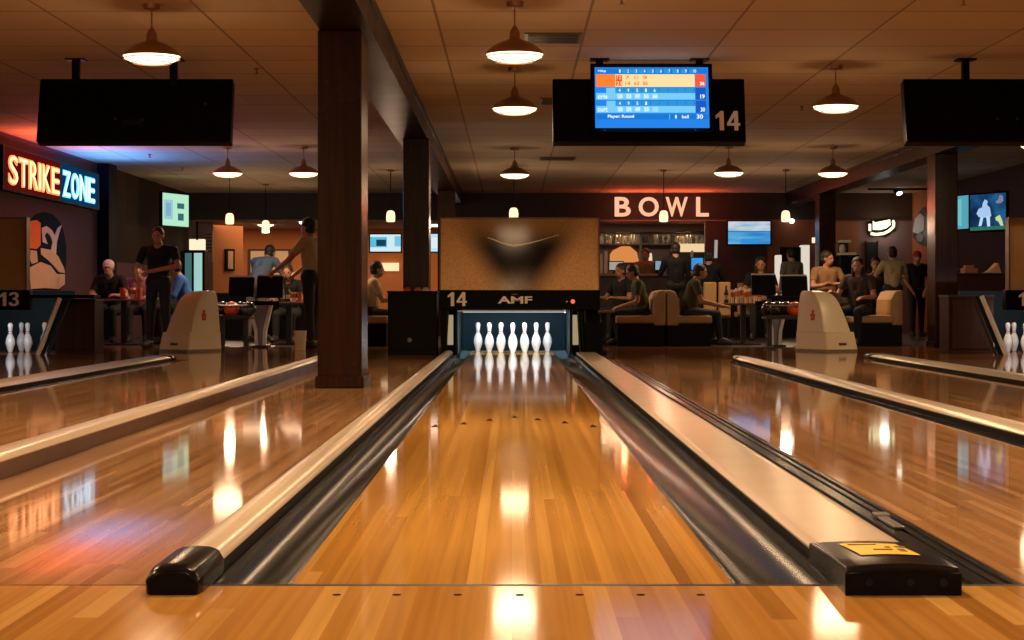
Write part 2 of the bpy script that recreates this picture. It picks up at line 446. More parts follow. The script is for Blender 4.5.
# ---- dividers
def divider(x0, x1, y0, y1, h, label, sides=M_groove, crown=.012, round_=.02, ex=.35, n=8):
    t = thing('lane_divider', label, 'lane divider', ((x0 + x1) / 2, y0, 0))
    top = [(x0 + (x1 - x0) * i / n, h - round_ + (round_ + 0) * math.sin(PI * i / n) ** ex + crown * math.sin(PI * i / n) * .3) for i in range(n + 1)]
    top[0] = (x0, h - round_); top[-1] = (x1, h - round_)
    obj('divider_top', MB().prism([(x0, h - round_ - .006)] + top + [(x1, h - round_ - .006)], 'Y', y0, y1), M_beige, t, smooth=50)
    obj('divider_base', MB().box(x0 + .003, x1 - .003, y0, y1, -.115, h - round_ - .006), sides, t)
    return t
def end_cap(t, x0, x1, y0, y1, h, sticker=False):
    ring = lambda y, s, hh: [(x0 + s, y, -.0), (x0 + s * .5, y, hh * .55), (x0 + s + .012, y, hh * .88), ((x0 * 3 + x1) / 4, y, hh), ((x0 + x1) / 2, y, hh * 1.04), ((x0 + 3 * x1) / 4, y, hh), (x1 - s - .012, y, hh * .88), (x1 - s * .5, y, hh * .55), (x1 - s, y, 0)]
    return obj('end_cap', MB().loft([ring(y0, .012, h * .80), ring(y0 + .012, .004, h * .93), ring(y0 + .05, 0, h), ring(y1, 0, h)]), M_capblk, t, smooth=35, bevel=.004)
d = divider(-.835, -.722, FY + .16, 22.3, .052, 'narrow beige rounded divider left of the centre lane ending in a black cap', crown=.02)
end_cap(d, -.842, -.712, FY - .15, FY + .19, .066)
d = divider(.78, 1.035, FY + .30, 22.3, .036, 'wide flat beige divider right of the centre lane, its black cap bearing a yellow sticker', crown=.0, round_=.008, ex=.06, n=16)
# the big cap: wider than the divider, angled front
cap = MB()
cx0, cx1 = .78, 1.04
yf, yb = FY - .155, FY + .42
def capring(y, z, x0, x1, zb=-.002):
    n = 7; out = [(x0, y, zb)]
    for i in range(n + 1):
        t_ = i / n; out.append((x0 + (x1 - x0) * t_, y, z * .93 + z * .12 * math.sin(PI * t_)))
    return out + [(x1, y, zb)]
cap.loft([capring(yf, .056, cx0 - .020, cx1 - .012), capring(yf + .02, .068, cx0 - .016, cx1 - .016), capring(yf + .25, .062, cx0 - .012, cx1 - .008), capring(yb, .047, cx0 - .008, cx1 + .002)])
cp = obj('end_cap', cap, M_capblk, d, smooth=35, bevel=.003)
# sticker following the cap surface
M_yel = mat('sticker_yellow', (.85, .60, .05), .35)
st = MB()
def capz(y, x):
    ys = [(yf + .02, .068), (yf + .25, .062), (yb, .047)]
    for (a, za), (b, zb) in zip(ys, ys[1:]):
        if a <= y <= b: z = za + (zb - za) * (y - a) / (b - a); break
    else: z = .068
    t_ = min(1, max(0, (x - (cx0 - .013)) / (cx1 - cx0 + .004)))
    return z * .93 + z * .12 * math.sin(PI * t_)
sx0, sx1, sy0, sy1 = .832, .975, FY + .03, FY + .32
N = 8
for i in range(N):
    for j in range(N):
        q = []
        for (a, b) in ((i, j), (i + 1, j), (i + 1, j + 1), (i, j + 1)):
            x = sx0 + (sx1 - sx0) * a / N; y = sy0 + (sy1 - sy0) * b / N
            q.append((x, y, capz(y, x) + .0025))
        st.poly(q)
stk = obj('sticker', st, M_yel, cp, label='yellow warning sticker')
for (x, y, w, h_) in ((.905, FY + .13, .045, .018), (.95, FY + .12, .016, .05), (.965, FY + .22, .025, .03), (.88, FY + .27, .07, .012), (.93, FY + .2, .012, .02)):
    z = capz(y, x) + .0035
    obj('sticker_print', MB().box(x - w / 2, x + w / 2, y - h_ / 2, y + h_ / 2, z - .001, z + .0006), mat('print_brown', (.12, .06, .01), .5), cp)
for (x, r) in ((.815, .008), (.91, .008), (.985, .010)):
    obj('screw', MB().tube((x, yf - .003, .03), (x, yf + .012, .03), r), mat('screw_black', (.012, .012, .012), .5, spec=.1), cp)
divider(-2.075, -1.918, FY + .05, 20.3, .093, 'tall divider with a brown wooden side and beige top, left of the pillar strip', sides=M_face)
d = divider(-4.12, -3.80, FY + .05, 20.3, .05, 'far left low beige divider ending near the left beige hood')
end_cap(d, -4.13, -3.79, 20.28, 20.5, .055)
d = divider(2.455, 2.65, FY + .05, 20.0, .05, 'narrow beige divider on the right between two wooden lanes')
end_cap(d, 2.45, 2.655, 19.95, 20.25, .056)
d = divider(4.105, 4.41, FY + .05, 20.9, .05, 'far right low beige divider ending near the right beige hood')
end_cap(d, 4.10, 4.415, 20.85, 21.2, .056)
# double groove track right of the wide divider
t = thing('floor_track', 'black double-grooved rubber track beside the wide beige divider', 'floor track', (1.13, FY, 0))
obj('track_bed', MB().box(1.052, 1.213, FY + .012, 20.3, -.115, -.012), M_groove, t)
for x0, x1 in ((1.054, 1.075), (1.10, 1.145), (1.158, 1.178), (1.195, 1.212)):
    obj('track_rib', MB().box(x0, x1, FY + .012, 20.3, -.0115, -.001), M_gutter, t, bevel=.003)
obj('track_clip', MB().box(1.125, 1.155, 5.35, 5.6, .0, .010).box(1.12, 1.165, 5.60, 5.66, .0, .016), M_metal, t, bevel=.003, label='small metal clip')

# ---------------------------------------------------------------- pillars & beams
def pillar(x0, x1, y0, y1, label, plinth=True, top=2.74, strip=False):
    t = thing('pillar', label, 'pillar', ((x0 + x1) / 2, (y0 + y1) / 2, 0))
    obj('shaft', MB().box(x0, x1, y0, y1, 0, top), M_pillar, t, bevel=.012)
    if plinth:
        obj('plinth', MB().box(x0 - .018, x1 + .018, y0 - .018, y1 + .018, 0, .095), M_pillar, t, bevel=.012)
    return t
pillar(-1.487, -1.15, 13.9, 14.5, 'nearest dark wooden pillar, standing on the boards left of the centre lane')
pillar(-1.39, -1.06, 23.2, 23.75, 'dark pillar behind the black cabinet, left of pinsetter 14')
pillar(-1.40, -1.08, 34.2, 34.7, 'slim far pillar just left of the tan masking panel')
pillar(5.96, 6.28, 25.6, 26.1, 'dark pillar on the right in front of the right-hand television screens')
pillar(5.95, 6.27, 35.2, 35.7, 'distant dark pillar on the right, behind the seated customers')
def beam(x0, x1, y0, y1, label):
    t = thing('ceiling_beam', label, 'beam', ((x0 + x1) / 2, y0, CEIL))
    obj('beam_body', MB().box(x0, x1, y0, y1, 2.74, CEIL), M_beam, t)
    obj('beam_edge', MB().box(x0 - .02, x1 + .02, y0, y1, 2.93, CEIL), M_beam, t)
beam(-1.47, -1.08, -8, HD, 'long dark wooden ceiling beam above the left row of pillars')
beam(5.96, 6.3, -8, HD, 'long dark wooden ceiling beam above the right row of pillars')

# ---------------------------------------------------------------- lamps
M_lens = emit('lamp_lens', (1.0, .78, .50), 3.6)
M_shin = mat('shade_inner', (.85, .75, .6), .4)
WARM = (1.0, .65, .36)
LP = 26
def make_lamp():
    t = thing('pendant_lamp', 'x', 'pendant lamp', (0, 0, CEIL), group=None)
    g = lambda n, mb, m, **k: obj(n, mb, m, t, local=True, **k)
    g('canopy', MB().lathe([(.03, -.045), (.065, -.035), (.07, 0)], seg=20), M_bronze, smooth=True)
    g('stem', MB().tube((0, 0, -.20), (0, 0, -.03), .007), M_bronze)
    g('socket', MB().lathe([(.042, -.30), (.040, -.235), (.022, -.20), (.012, -.185)], seg=20), M_bronze, smooth=True)
    g('shade', MB().lathe([(.04, -.28), (.06, -.295), (.12, -.315), (.18, -.35), (.215, -.385), (.228, -.405), (.230, -.412), (.222, -.408), (.18, -.358), (.12, -.325), (.05, -.30)], seg=40, cap=False), M_bronze, smooth=60)
    g('lens', MB().lathe([(.221, -.404), (.212, -.425), (.17, -.448), (.10, -.463), (.03, -.468)], seg=32), M_lens, smooth=60)
    for rr, zz in ((.222, -.428), (.150, -.462)):
        gr = MB()
        for i in range(24):
            a0, a1 = 2 * PI * i / 24, 2 * PI * (i + 1) / 24
            gr.tube((rr * math.cos(a0), rr * math.sin(a0), zz), (rr * math.cos(a1), rr * math.sin(a1), zz), .004, seg=6)
        g('guard_ring', gr, M_bronze)
    light('bulb_light', 'SPOT', (0, 0, CEIL - .49), 165, WARM, t, size=.22, spread=R(168))
    light('bulb_glow', 'POINT', (0, 0, CEIL - .62), 12.5, WARM, t, size=.22)
    return t
lamp0 = make_lamp()
LAMPS = [  # px, depth, label
    (152, 14.3, 'near bronze pendant lamp hanging above the blank black monitor on the left'),
    (515, 14.2, 'nearest bronze pendant lamp above the centre lane, top of the centre column'),
    (515, 18.2, 'second bronze pendant lamp above the centre lane, just below the top one'),
    (515, 27.8, 'third and farthest bronze pendant lamp above the centre lane'),
    (228, 27.5, 'far bronze pendant lamp above the green-lit television on the left'),
    (304, 27.5, 'far bronze pendant lamp just left of the nearest pillar'),
    (729, 27.4, 'far bronze pendant lamp below the number 14 of the score screen'),
    (833, 27.5, 'far bronze pendant lamp in front of the right ceiling beam'),
    (836, 18.0, 'near bronze pendant lamp on the right, left of the cropped black monitor'),
    (1039, 22.5, 'bronze pendant lamp cut off by the right edge of the picture')]
for i, (px, D, lb) in enumerate(LAMPS):
    o = lamp0 if i == 0 else dup(lamp0)
    o.location = (X(px, D), D, CEIL); o['label'] = lb; o['group'] = 'bronze pendant lamps'
# unseen copies of the lamp, added out of frame to light the foreground
for i, (x, D) in enumerate([(-3.4, 9.5), (0, 9.8), (3.4, 9.5), (-3.4, 5.2), (0, 5.6), (3.4, 5.2), (-3.4, 1.0), (0, .8), (3.4, 1.0), (-6.6, 9), (6.8, 12)]):
    o = dup(lamp0, (x, D, CEIL), 'added bronze pendant lamp over the approach, unseen, lighting the foreground', 'added unseen lamps over the approach')
    for ch in o.children:
        if ch.type == 'LIGHT': ch.data = ch.data.copy(); ch.data.energy = 310 if ch.data.type == 'SPOT' else 24
# small glass pendants
M_globe = emit('globe_glow', (1.0, .74, .42), 1.7)
def make_globe():
    t = thing('glass_pendant', 'x', 'pendant lamp', (0, 0, CEIL))
    g = lambda n, mb, m, **k: obj(n, mb, m, t, local=True, **k)
    g('canopy', MB().lathe([(.04, -.03), (.06, -.02), (.06, 0)], seg=16), M_bronze, smooth=True)
    g('cord', MB().tube((0, 0, -.70), (0, 0, -.02), .007), M_dark)
    g('globe', MB().lathe([(.05, -.93), (.072, -.925), (.078, -.90), (.080, -.83), (.070, -.76), (.045, -.73), (.02, -.725)], seg=20), M_globe, smooth=True)
    light('globe_light', 'POINT', (0, 0, CEIL - 1.02), 32, (1, .66, .42), t, size=.09)
    return t
gl0 = make_globe()
for i, (px, D, z, lb) in enumerate([
    (391, 32.5, 0, 'small glass pendant above the wall screens left of the second pillar'),
    (664, 32.5, 0, 'small glass pendant hanging in front of the red BOWL lettering'),
    (786, 32.5, 0, 'small glass pendant right of the blue wall television'),
    (230, 33.5, 0, 'small glass pendant right of the green-lit television'),
    (514, 31.5, -.03, 'small glass pendant just peeking over the tan masking panel'),
    (266, 36.5, -.03, 'small glass pendant in front of the orange back room')]):
    o = gl0 if i == 0 else dup(gl0)
    o.location = (X(px, D), D, CEIL); o['label'] = lb; o['group'] = 'small glass pendants'
# track spots on the right
t = thing('spot_light', 'small white spotlight aimed at the orange wall on the right', 'spotlight', (X(897, 37.8), 37.8, CEIL))
p = P(897, 190, 37.8)
obj('spot_head', MB().tube(p + Vector((-.05, -.02, .05)), p + Vector((.05, .02, -.07)), .06, .075), M_black, t)
obj('spot_lens', MB().tube(p + Vector((.045, -.04, -.065)), p + Vector((.05, -.05, -.085)), .06), emit('spot_white', (1, .9, .7), 8), t)
obj('spot_arm', MB().tube((p.x, p.y, CEIL), p, .012).box(p.x - .6, p.x + .7, p.y - .02, p.y + .02, CEIL - .04, CEIL), M_black, t)
light('spot_lamp', 'SPOT', p + Vector((.1, -.1, -.15)), 260, (1, .62, .25), t, size=.05, rot=Euler((R(52), 0, R(-108))), spread=R(75))
o = tag(obj('ceiling_spot', MB().ball(P(792, 221, 39.3) , (.06, .05, .05)), emit('spot_white', (1, .9, .7), 8)), 'tiny white spot light beside the right glass pendant', 'spotlight')

# sprinklers
for i, (px, py, lb) in enumerate([(257, 73, 'small sprinkler head left of the nearest pillar'), (802, 110, 'small sprinkler head left of the near right pendant lamp'), (622, 3, 'small sprinkler head above the score screen'), (964, 4, 'small sprinkler head above the cropped right monitor'), (150, 157, 'small sprinkler head under the left blank monitor'), (183, 170, 'small sprinkler head near the blue-lit ceiling corner')]):
    D = 2.28 * F / (300 - py); x = X(px, D)
    o = obj('sprinkler', MB().lathe([(.028, 0), (.03, -.008), (.009, -.012), (.009, -.05), (.025, -.053), (.025, -.058)], x, D, CEIL, 12), M_bronze)
    tag(o, lb, 'sprinkler', 'ceiling sprinklers')
# ceiling vents
for (x0, y0, w, l, lb) in [(X(526, 14.6), 15.8, .50, .62, 'dark ceiling vent right of the nearest centre pendant lamp'), (X(540, 21), 20.9, .55, .6, 'dark ceiling vent between the second and third centre lamps'), (X(540, 29), 29.5, .6, .6, 'dark ceiling vent behind the third centre lamp')]:
    t = thing('ceiling_vent', lb, 'vent', (x0 + w / 2, y0 + l / 2, CEIL), 'ceiling vents')
    obj('vent_frame', MB().box(x0, x0 + w, y0, y0 + l, CEIL - .012, CEIL), mat('vent_brown', (.12, .085, .06), .5), t)
    for k in range(6):
        obj('vent_slat', MB().box(x0 + .03, x0 + w - .03, y0 + .04 + k * (l - .06) / 6, y0 + .08 + k * (l - .06) / 6, CEIL - .022, CEIL - .012), mat('vent_dark', (.05, .035, .025), .5), t)

# ================================================================= SCORE MONITORS
TILT = R(14)
def monitor_unit(name, label, xc, D, zc, w, h, mounts):
    t = thing(name, label, 'overhead monitor', (xc, D, zc))
    M = Matrix.Translation((xc, D, zc)) @ Matrix.Rotation(-TILT, 4, 'X')
    obj('backing_panel', MB().box(-w / 2, w / 2, -.04, .10, -h / 2, h / 2, M), M_black, t, bevel=.01)
    for mx in mounts:
        obj('mount_pole', MB().box(mx - .035, mx + .035, D + .02, D + .09, zc, CEIL), M_black, t, bevel=.005)
        obj('ceiling_plate', MB().box(mx - .09, mx + .09, D - .03, D + .14, CEIL - .015, CEIL), M_black, t)
    return t, M
D0 = 17.5
zt, zb = Z(80, D0), Z(143, D0)
t, Mc = monitor_unit('score_monitor', 'lit overhead score screen with a blue score table on a black panel marked 14', X(649, D0), D0, (zt + zb) / 2, 1.85, .64, (X(600, D0), X(700, D0)))
sw, sh = 1.17, .70
so = Vector(((651.5 - 649) * D0 / F, -.10, Z(101, D0) - (zt + zb) / 2))
obj('screen_bezel', MB().box(so.x - sw / 2, so.x + sw / 2, -.11, -.04, so.z - sh / 2, so.z + sh / 2, Mc), M_black, t, bevel=.008)
# screen artwork: cells
aw, ah = 1.09, .615
SC = {'sky': (.02, .22, .80), 'deep': (.01, .10, .50), 'cyan': (.18, .58, .90), 'mid': (.03, .30, .58), 'peach': (1.0, .72, .36), 'orange': (1.0, .22, .03), 'red': (.9, .10, .03), 'bar': (.01, .18, .62), 'white': (.8, .9, 1), 'pale': (.32, .70, .95)}
SM = {k: emit('screen_' + k, v, 1.15) for k, v in SC.items()}
def cell(name, x0, x1, y0, y1, key, lift=0.001):
    """x,y from 0..1 of the picture, top-left origin"""
    a = so.x - aw / 2; b = so.z + ah / 2
    yy = -.1115 - lift
    mb = MB().box(a + x0 * aw, a + x1 * aw, yy - .0006, yy, b - y1 * ah, b - y0 * ah, Mc)
    return mb
scr = obj('screen', cell('s', 0, 1, 0, 1, 'sky', 0), SM['sky'], t)
def cells(name, rects, key, lift):
    bm = MB()
    a = so.x - aw / 2; b = so.z + ah / 2; yy = -.1115 - lift
    for (x0, x1, y0, y1) in rects: bm.box(a + x0 * aw, a + x1 * aw, yy - .0006, yy, b - y1 * ah, b - y0 * ah, Mc)
    return obj(name, bm, SM[key], scr)
cells('header_row', [(0.01, .99, .02, .105)], 'bar', .001)
cells('header_cell', [(.235 + i * .075, .285 + i * .075, .03, .095) for i in range(9)], 'mid', .002)
cells('player_row', [(.01, .88, .115, .325)], 'peach', .001)
cells('player_cell', [(.01, .18, .115, .325)], 'orange', .002)
cells('player_cell', [(.185, .24, .13, .31)], 'red', .0021)
cells('total_cell', [(.885, .975, .115, .325)], 'red', .002)
for r0 in (.34, .555):
    cells('score_row', [(.01, .88, r0 + .085, r0 + .195)], 'cyan', .001)
    cells('score_row', [(.01, .18, r0, r0 + .195)], 'cyan', .0012)
    cells('score_row', [(.01, .10, r0, r0 + .085)], 'sky', .0016)
    cells('score_cell', [(.185 + i * .077, .25 + i * .077, r0 + .005, r0 + .078) for i in range(9)], 'mid', .0018)
    cells('score_cell', [(.195 + i * .077, .245 + i * .077, r0 + .10, r0 + .18) for i in range(5)], 'pale', .0018)
    cells('total_cell', [(.885, .975, r0, r0 + .195)], 'deep', .002)
cells('footer_row', [(.01, .99, .775, .86)], 'bar', .001)
cells('footer_edge', [(.65, .655, .775, .86)], 'cyan', .002)
def stext(body, x0, x1, y0, y1, key, bold=.02):
    a = so.x - aw / 2; b = so.z + ah / 2
    p = Mc @ Vector((a + x0 * aw, -.1155, b - y1 * ah))
    u = Mc.to_3x3() @ Vector((1, 0, 0)); v = Mc.to_3x3() @ Vector((0, 0, 1))
    letters('screen_text', body, SM[key], scr, p, u, v, (x1 - x0) * aw, (y1 - y0) * ah, .0006, bold)
stext('Player: Round', .11, .34, .785, .85, 'white', .03)
stext('1', .70, .715, .79, .845, 'white'); stext('ball', .76, .82, .79, .845, 'white'); stext('30', .89, .945, .78, .85, 'white', .03)
for i in range(10): stext(str(i + 1), .215 + i * .073, .228 + i * .073 + (.01 if i == 9 else 0), .035, .09, 'white')
stext('Hdcp', .03, .10, .04, .09, 'white')
for k, s_ in enumerate(('21', '14', '63', '86')): stext(s_, .192 + k * .077, .235 + k * .077, .235, .30, 'orange' if k else 'peach')
for k, s_ in enumerate(('7 2', '7', '6 3', '9')): stext(s_, .192 + k * .077, .23 + k * .077, .14, .20, 'orange' if k else 'peach')
stext('36', .925, .965, .24, .30, 'white', .03)
for r0, nums, nm, tot in ((.34, ('20', '23', '47', '56', '66'), 'cris', '19'), (.555, ('20', '29', '49', '55'), 'curt', '30')):
    for k, s_ in enumerate(nums): stext(s_, .20 + k * .077, .24 + k * .077, r0 + .11, r0 + .17, 'white', .02)
    for k in range(len(nums)): stext(str((k * 5 + 3) % 9 + 1), .21 + k * .077, .225 + k * .077, r0 + .015, r0 + .07, 'white')
    stext(nm, .025, .11, r0 + .11, r0 + .18, 'white', .02); stext(tot, .925, .965, r0 + .11, r0 + .18, 'white', .03)
light('screen_glow', 'AREA', Mc @ Vector((so.x, -.16, so.z)), 9, (.15, .45, 1.0), t, size=1.0, size_y=.6, rot=Euler((R(90) - TILT, 0, 0)))
# the number on the panel
u = Vector((1, 0, 0)); v = Mc.to_3x3() @ Vector((0, 0, 1))
digits('panel_number', '14', M_num, t, Mc @ Vector((X(715, D0) - X(649, D0), -.044, Z(133, D0) - (zt + zb) / 2)), u, v, .235, .195)
for px in (606, 696):
    obj('bezel_dot', MB().ball(Mc @ Vector((X(px, D0) - X(651, D0), -.114, so.z - sh / 2 + .02)), .006, 8), M_metal, t)

t, Ml = monitor_unit('blank_monitor', 'blank black overhead monitor on two poles at the upper left', X(136, D0), D0, (zt + zb) / 2, 1.86, .64, (X(75, D0), X(173, D0)))
for px, py in ((117, 121), (144, 122), (206, 105)):
    p = Ml @ Vector((X(px, D0) - X(136, D0), -.045, Z(py, D0) - (zt + zb) / 2)); obj('screw', MB().ball(p, .014, 8), M_dmetal, t)
p = Ml @ Vector((X(134, D0) - X(136, D0), -.045, -.13)); obj('cable_port', MB().box(p.x - .09, p.x + .09, p.y - .006, p.y + .005, p.z - .02, p.z + .03), M_dark, t)
t, Mr = monitor_unit('blank_monitor', 'blank black overhead monitor cut off by the right edge of the picture', X(1001, D0), D0, (zt + zb) / 2, 1.86, .64, (X(967, D0), X(1060, D0)))
for px, py in ((996, 121), (1016, 121)):
    p = Mr @ Vector((X(px, D0) - X(1001, D0), -.045, Z(py, D0) - (zt + zb) / 2)); obj('screw', MB().ball(p, .014, 8), M_dmetal, t)

# ================================================================= PINSETTERS
def make_pin():
    prof = [(.0258, 0), (.028, .008), (.036, .03), (.050, .072), (.0605, .114), (.0585, .145), (.050, .185), (.037, .215), (.0255, .24), (.0225, .26), (.0235, .285), (.0300, .320), (.0323, .343), (.029, .363), (.018, .377), (.004, .381)]
    o = obj('bowling_pin', MB().lathe(prof, seg=24), M_white, smooth=60)
    b = MB()
    for z0, z1 in ((.238, .246), (.262, .270)):
        b.lathe([(.0252 + abs(z0 - .25) * .1, z0), (.0246, z1)], seg=24)
    bb = obj('red_band', b, M_red, o, smooth=True, local=True)
    return o
pin0 = make_pin(); first = True
ROWS = {1: [(0, 0)], 2: [(-.5, 1), (.5, 1)], 3: [(-1, 2), (0, 2), (1, 2)], 4: [(-1.5, 3), (-.5, 3), (.5, 3), (1.5, 3)]}
S = .3048; RS = .264
def place_pins(cx, y0, which, lane_word):
    global first
    names = {(0, 0): 'head pin at the front middle', (-.5, 1): 'second-row left', (.5, 1): 'second-row right', (-1, 2): 'third-row left', (0, 2): 'third-row middle', (1, 2): 'third-row right',
             (-1.5, 3): 'back-row far left', (-.5, 3): 'back-row inner left', (.5, 3): 'back-row inner right', (1.5, 3): 'back-row far right'}
    for k, nm in names.items():
        if which and k not in which: continue
        loc = (cx + k[0] * S, y0 + k[1] * RS, 0.002)
        if first: o = pin0; first = False
        else: o = dup(pin0)
        o.location = loc
        tag(o, 'white bowling pin, ' + nm + ' of the rack on ' + lane_word, 'bowling pin', 'bowling pins on ' + lane_word)
place_pins(0.01, 23.1, None, 'the centre lane')
place_pins(-6.6, 23.1, {(0, 0), (.5, 1), (1, 2), (1.5, 3), (.5, 3)}, 'lane 13')
place_pins(6.75, 23.1, {(0, 0), (-.5, 1), (-1, 2), (-1.5, 3), (-.5, 3)}, 'the right lane')

def mask_mat(cx):
    """printed masking panel: tan mesh print with a dark V-shaped emblem"""
    m = bpy.data.materials.new('mask_print'); m.use_nodes = True
    nt = m.node_tree; b = nt.nodes['Principled BSDF']
    tc = nt.nodes.new('ShaderNodeTexCoord'); sp = nt.nodes.new('ShaderNodeSeparateXYZ')
    nt.links.new(tc.outputs['Object'], sp.inputs[0])
    x = math_node(nt, 'ABSOLUTE', sp.outputs[0]); z = sp.outputs[2]
    # V: dark where |x| < 0.62*(z/0.9)+0.1 and below the swoosh
    half = math_node(nt, 'ADD', math_node(nt, 'MULTIPLY', z, .62), .10)
    ed = math_node(nt, 'SUBTRACT', half, x)
    mr = nt.nodes.new('ShaderNodeMapRange'); mr.interpolation_type = 'SMOOTHSTEP'
    mr.inputs[1].default_value = -.36; mr.inputs[2].default_value = .10
    nt.links.new(ed, mr.inputs[0])
    up = nt.nodes.new('ShaderNodeMapRange'); up.interpolation_type = 'SMOOTHSTEP'
    up.inputs[1].default_value = .50; up.inputs[2].default_value = .86; up.inputs[3].default_value = 1; up.inputs[4].default_value = .45
    nt.links.new(z, up.inputs[0])
    lo = nt.nodes.new('ShaderNodeMapRange'); lo.interpolation_type = 'SMOOTHSTEP'
    lo.inputs[1].default_value = .02; lo.inputs[2].default_value = .35; lo.inputs[3].default_value = .75; lo.inputs[4].default_value = 1
    nt.links.new(z, lo.inputs[0])
    f = math_node(nt, 'MULTIPLY', math_node(nt, 'MULTIPLY', mr.outputs[0], up.outputs[0]), lo.outputs[0])
    mx = nt.nodes.new('ShaderNodeMix'); mx.data_type = 'RGBA'
    mx.inputs[6].default_value = (.90, .56, .26, 1); mx.inputs[7].default_value = (.020, .015, .009, 1)
    nt.links.new(f, mx.inputs[0])
    vo = nt.nodes.new('ShaderNodeTexVoronoi'); vo.inputs['Scale'].default_value = 60
    nt.links.new(tc.outputs['Object'], vo.inputs['Vector'])
    vm = nt.nodes.new('ShaderNodeMapRange'); vm.inputs[3].default_value = 1.1; vm.inputs[4].default_value = .72
    nt.links.new(vo.outputs['Distance'], vm.inputs[0])
    sc = nt.nodes.new('ShaderNodeVectorMath'); sc.operation = 'SCALE'
    nt.links.new(mx.outputs[2], sc.inputs[0]); nt.links.new(vm.outputs[0], sc.inputs['Scale'])
    nt.links.new(sc.outputs[0], b.inputs['Base Color'])
    b.inputs['Roughness'].default_value = 0.10; b.inputs['Specular IOR Level'].default_value = .10
    return m
M_mask = mask_mat(0)
M_maskp = mat('mask_plain', (.42, .25, .10), .5)
M_lit = emit('pit_tube', (1.0, .78, .42), .38)

def pinsetter(cx, num, label, numx, full=True, x0=None, x1=None):
    D = 22.35
    t = thing('pinsetter', label, 'pinsetter', (cx, D, Z(290, D)))
    w = .985
    zb_, zt_ = Z(290, D), Z(217, D)
    zc = Z(310, D)
    mk = obj('masking_panel', MB().box(-w + .012, w - .012, 0, .04, 0, zt_ - .012 - zb_), M_mask if full else M_maskp, t, local=True)
    mk.location = (0, .01, 0); mk.rotation_euler = (R(-5.4), 0, 0)
    fr = MB().box(cx - w, cx + w, D + .075, D + .15, zt_ - .014, zt_).box(cx - w, cx - w + .014, D - .01, D + .15, zb_, zt_).box(cx + w - .014, cx + w, D - .01, D + .15, zb_, zt_)
    obj('panel_frame', fr, mat('mask_frame', (.16, .06, .02), .4), t)
    a, b_ = (x0 if x0 is not None else cx - w), (x1 if x1 is not None else cx + w)
    obj('crossbar', MB().box(a, b_, D - .05, D + .10, zc, zb_), M_black, t, bevel=.008)
    obj('crossbar_trim', MB().box(a + .22, b_ - .42, D - .055, D + .02, zc - .022, zc - .004), M_metal, t)
    digits('lane_number', num, M_num, t, (numx, D - .051, Z(306, D)), (1, 0, 0), (0, 0, 1), .235, .17)
    return t, D, zb_, zc
t, D, zb_, zc = pinsetter(.095, '14', 'centre pinsetter with a tan printed masking panel and a black bar marked 14', X(448, 22.3))
# swoosh on the mask
sw_ = MB()
PX = [(488, 237.5), (494, 239.5), (502, 242.8), (509, 244.8), (514, 245.6), (521, 244.8), (530, 243), (540, 240.3), (550, 237.4), (559, 234.8)]
def on_mask(px, py):
    z = Z(py, 22.38) - Z(290, D); return Vector((X(px, D + z * .096), D + .004 + z * .096, Z(290, D) + z))
for (a, b), (c, e) in zip(PX, PX[1:]):
    ta = .25 + .65 * max(0, 1 - abs(a - 514) / 35); tb = .25 + .65 * max(0, 1 - abs(c - 514) / 35)
    sw_.poly([on_mask(a, b + ta), on_mask(c, e + tb), on_mask(c, e - tb), on_mask(a, b - ta)])
obj('emblem_line', sw_, mat('emblem_gold', (.95, .80, .55), .3), t)
letters('maker_logo', 'AMF', mat('logo_cream', (.95, .88, .80), .4), t, (X(498, D), D - .056, Z(303.5, D)), (1, 0, 0), (0, 0, 1), 34.5 * D / F, 7.2 * D / F, .004, .03)
lg = MB(); q0 = P(515, 294.5, D); q0.y = D - .055
for k in range(5):
    lg.box(q0.x + (k - 2) * .016 - .005, q0.x + (k - 2) * .016 + .005, q0.y - .003, q0.y + .002, q0.z - .006, q0.z + .012 - abs(k - 2) * .003)
obj('crown_mark', lg, mat('mark_red', (.45, .05, .02), .4), t)
obj('indicator_light', MB().ball((X(573, D), D - .055, Z(301.5, D)), (.026, .012, .026), 12), emit('indicator_red', (1, .12, .05), 1.6), t, label='red indicator light')
obj('indicator_light', MB().ball((X(567, D), D - .053, Z(301.5, D)), (.01, .006, .01), 8), emit('indicator_amber', (.6, .3, .05), .5), t)
obj('ball_return_lens', MB().ball((X(565, D), D - .03, Z(311.5, D)), (.012, .012, .02), 8), emit('white_led', (.9, .95, 1), 2), t)
# interior: pit walls, tubes, cushions
obj('pit_back', MB().box(-.80, .86, 24.6, 24.7, -.1, zb_), mat('pit_blue', (.006, .028, .045), .5, spec=.1), t)
for sx, nm in ((-1, 'left'), (1, 'right')):
    c = .0
    inner = -.70 if sx < 0 else .76
    outer = -.875 if sx < 0 else 1.07
    obj('kickback', MB().box(min(inner, outer), max(inner, outer), 22.62, 24.6, -.1, zc), M_black, t)
    xa = X(450.5, D) if sx < 0 else X(576, D)
    obj('light_strip', MB().box(xa - .035, xa + .035, D + .06, D + .10, Z(345, D), Z(315, D)), M_lit, t, label='cream lit vertical strip')
    for k, (dx, mm) in enumerate(((.055, M_dmetal), (.10, M_teal), (.14, M_dmetal), (.18, M_black))):
        x = xa + sx * dx
        if sx < 0 and k > 1: continue
        obj('side_rail', MB().tube((x, D + .03, .02), (x - sx * .03, D + .03, zc), .011), mm, t)
    xr = X(457, D) if sx < 0 else X(571, D)
    obj('pit_guide', MB().box(xr - .012, xr + .012, D + .02, 24.5, .0, zc), M_teal, t)
obj('pit_sill', MB().box(-.69, .75, 24.1, 24.16, -.10, .003), mat('sill_teal', (.06, .14, .16), .3), t)
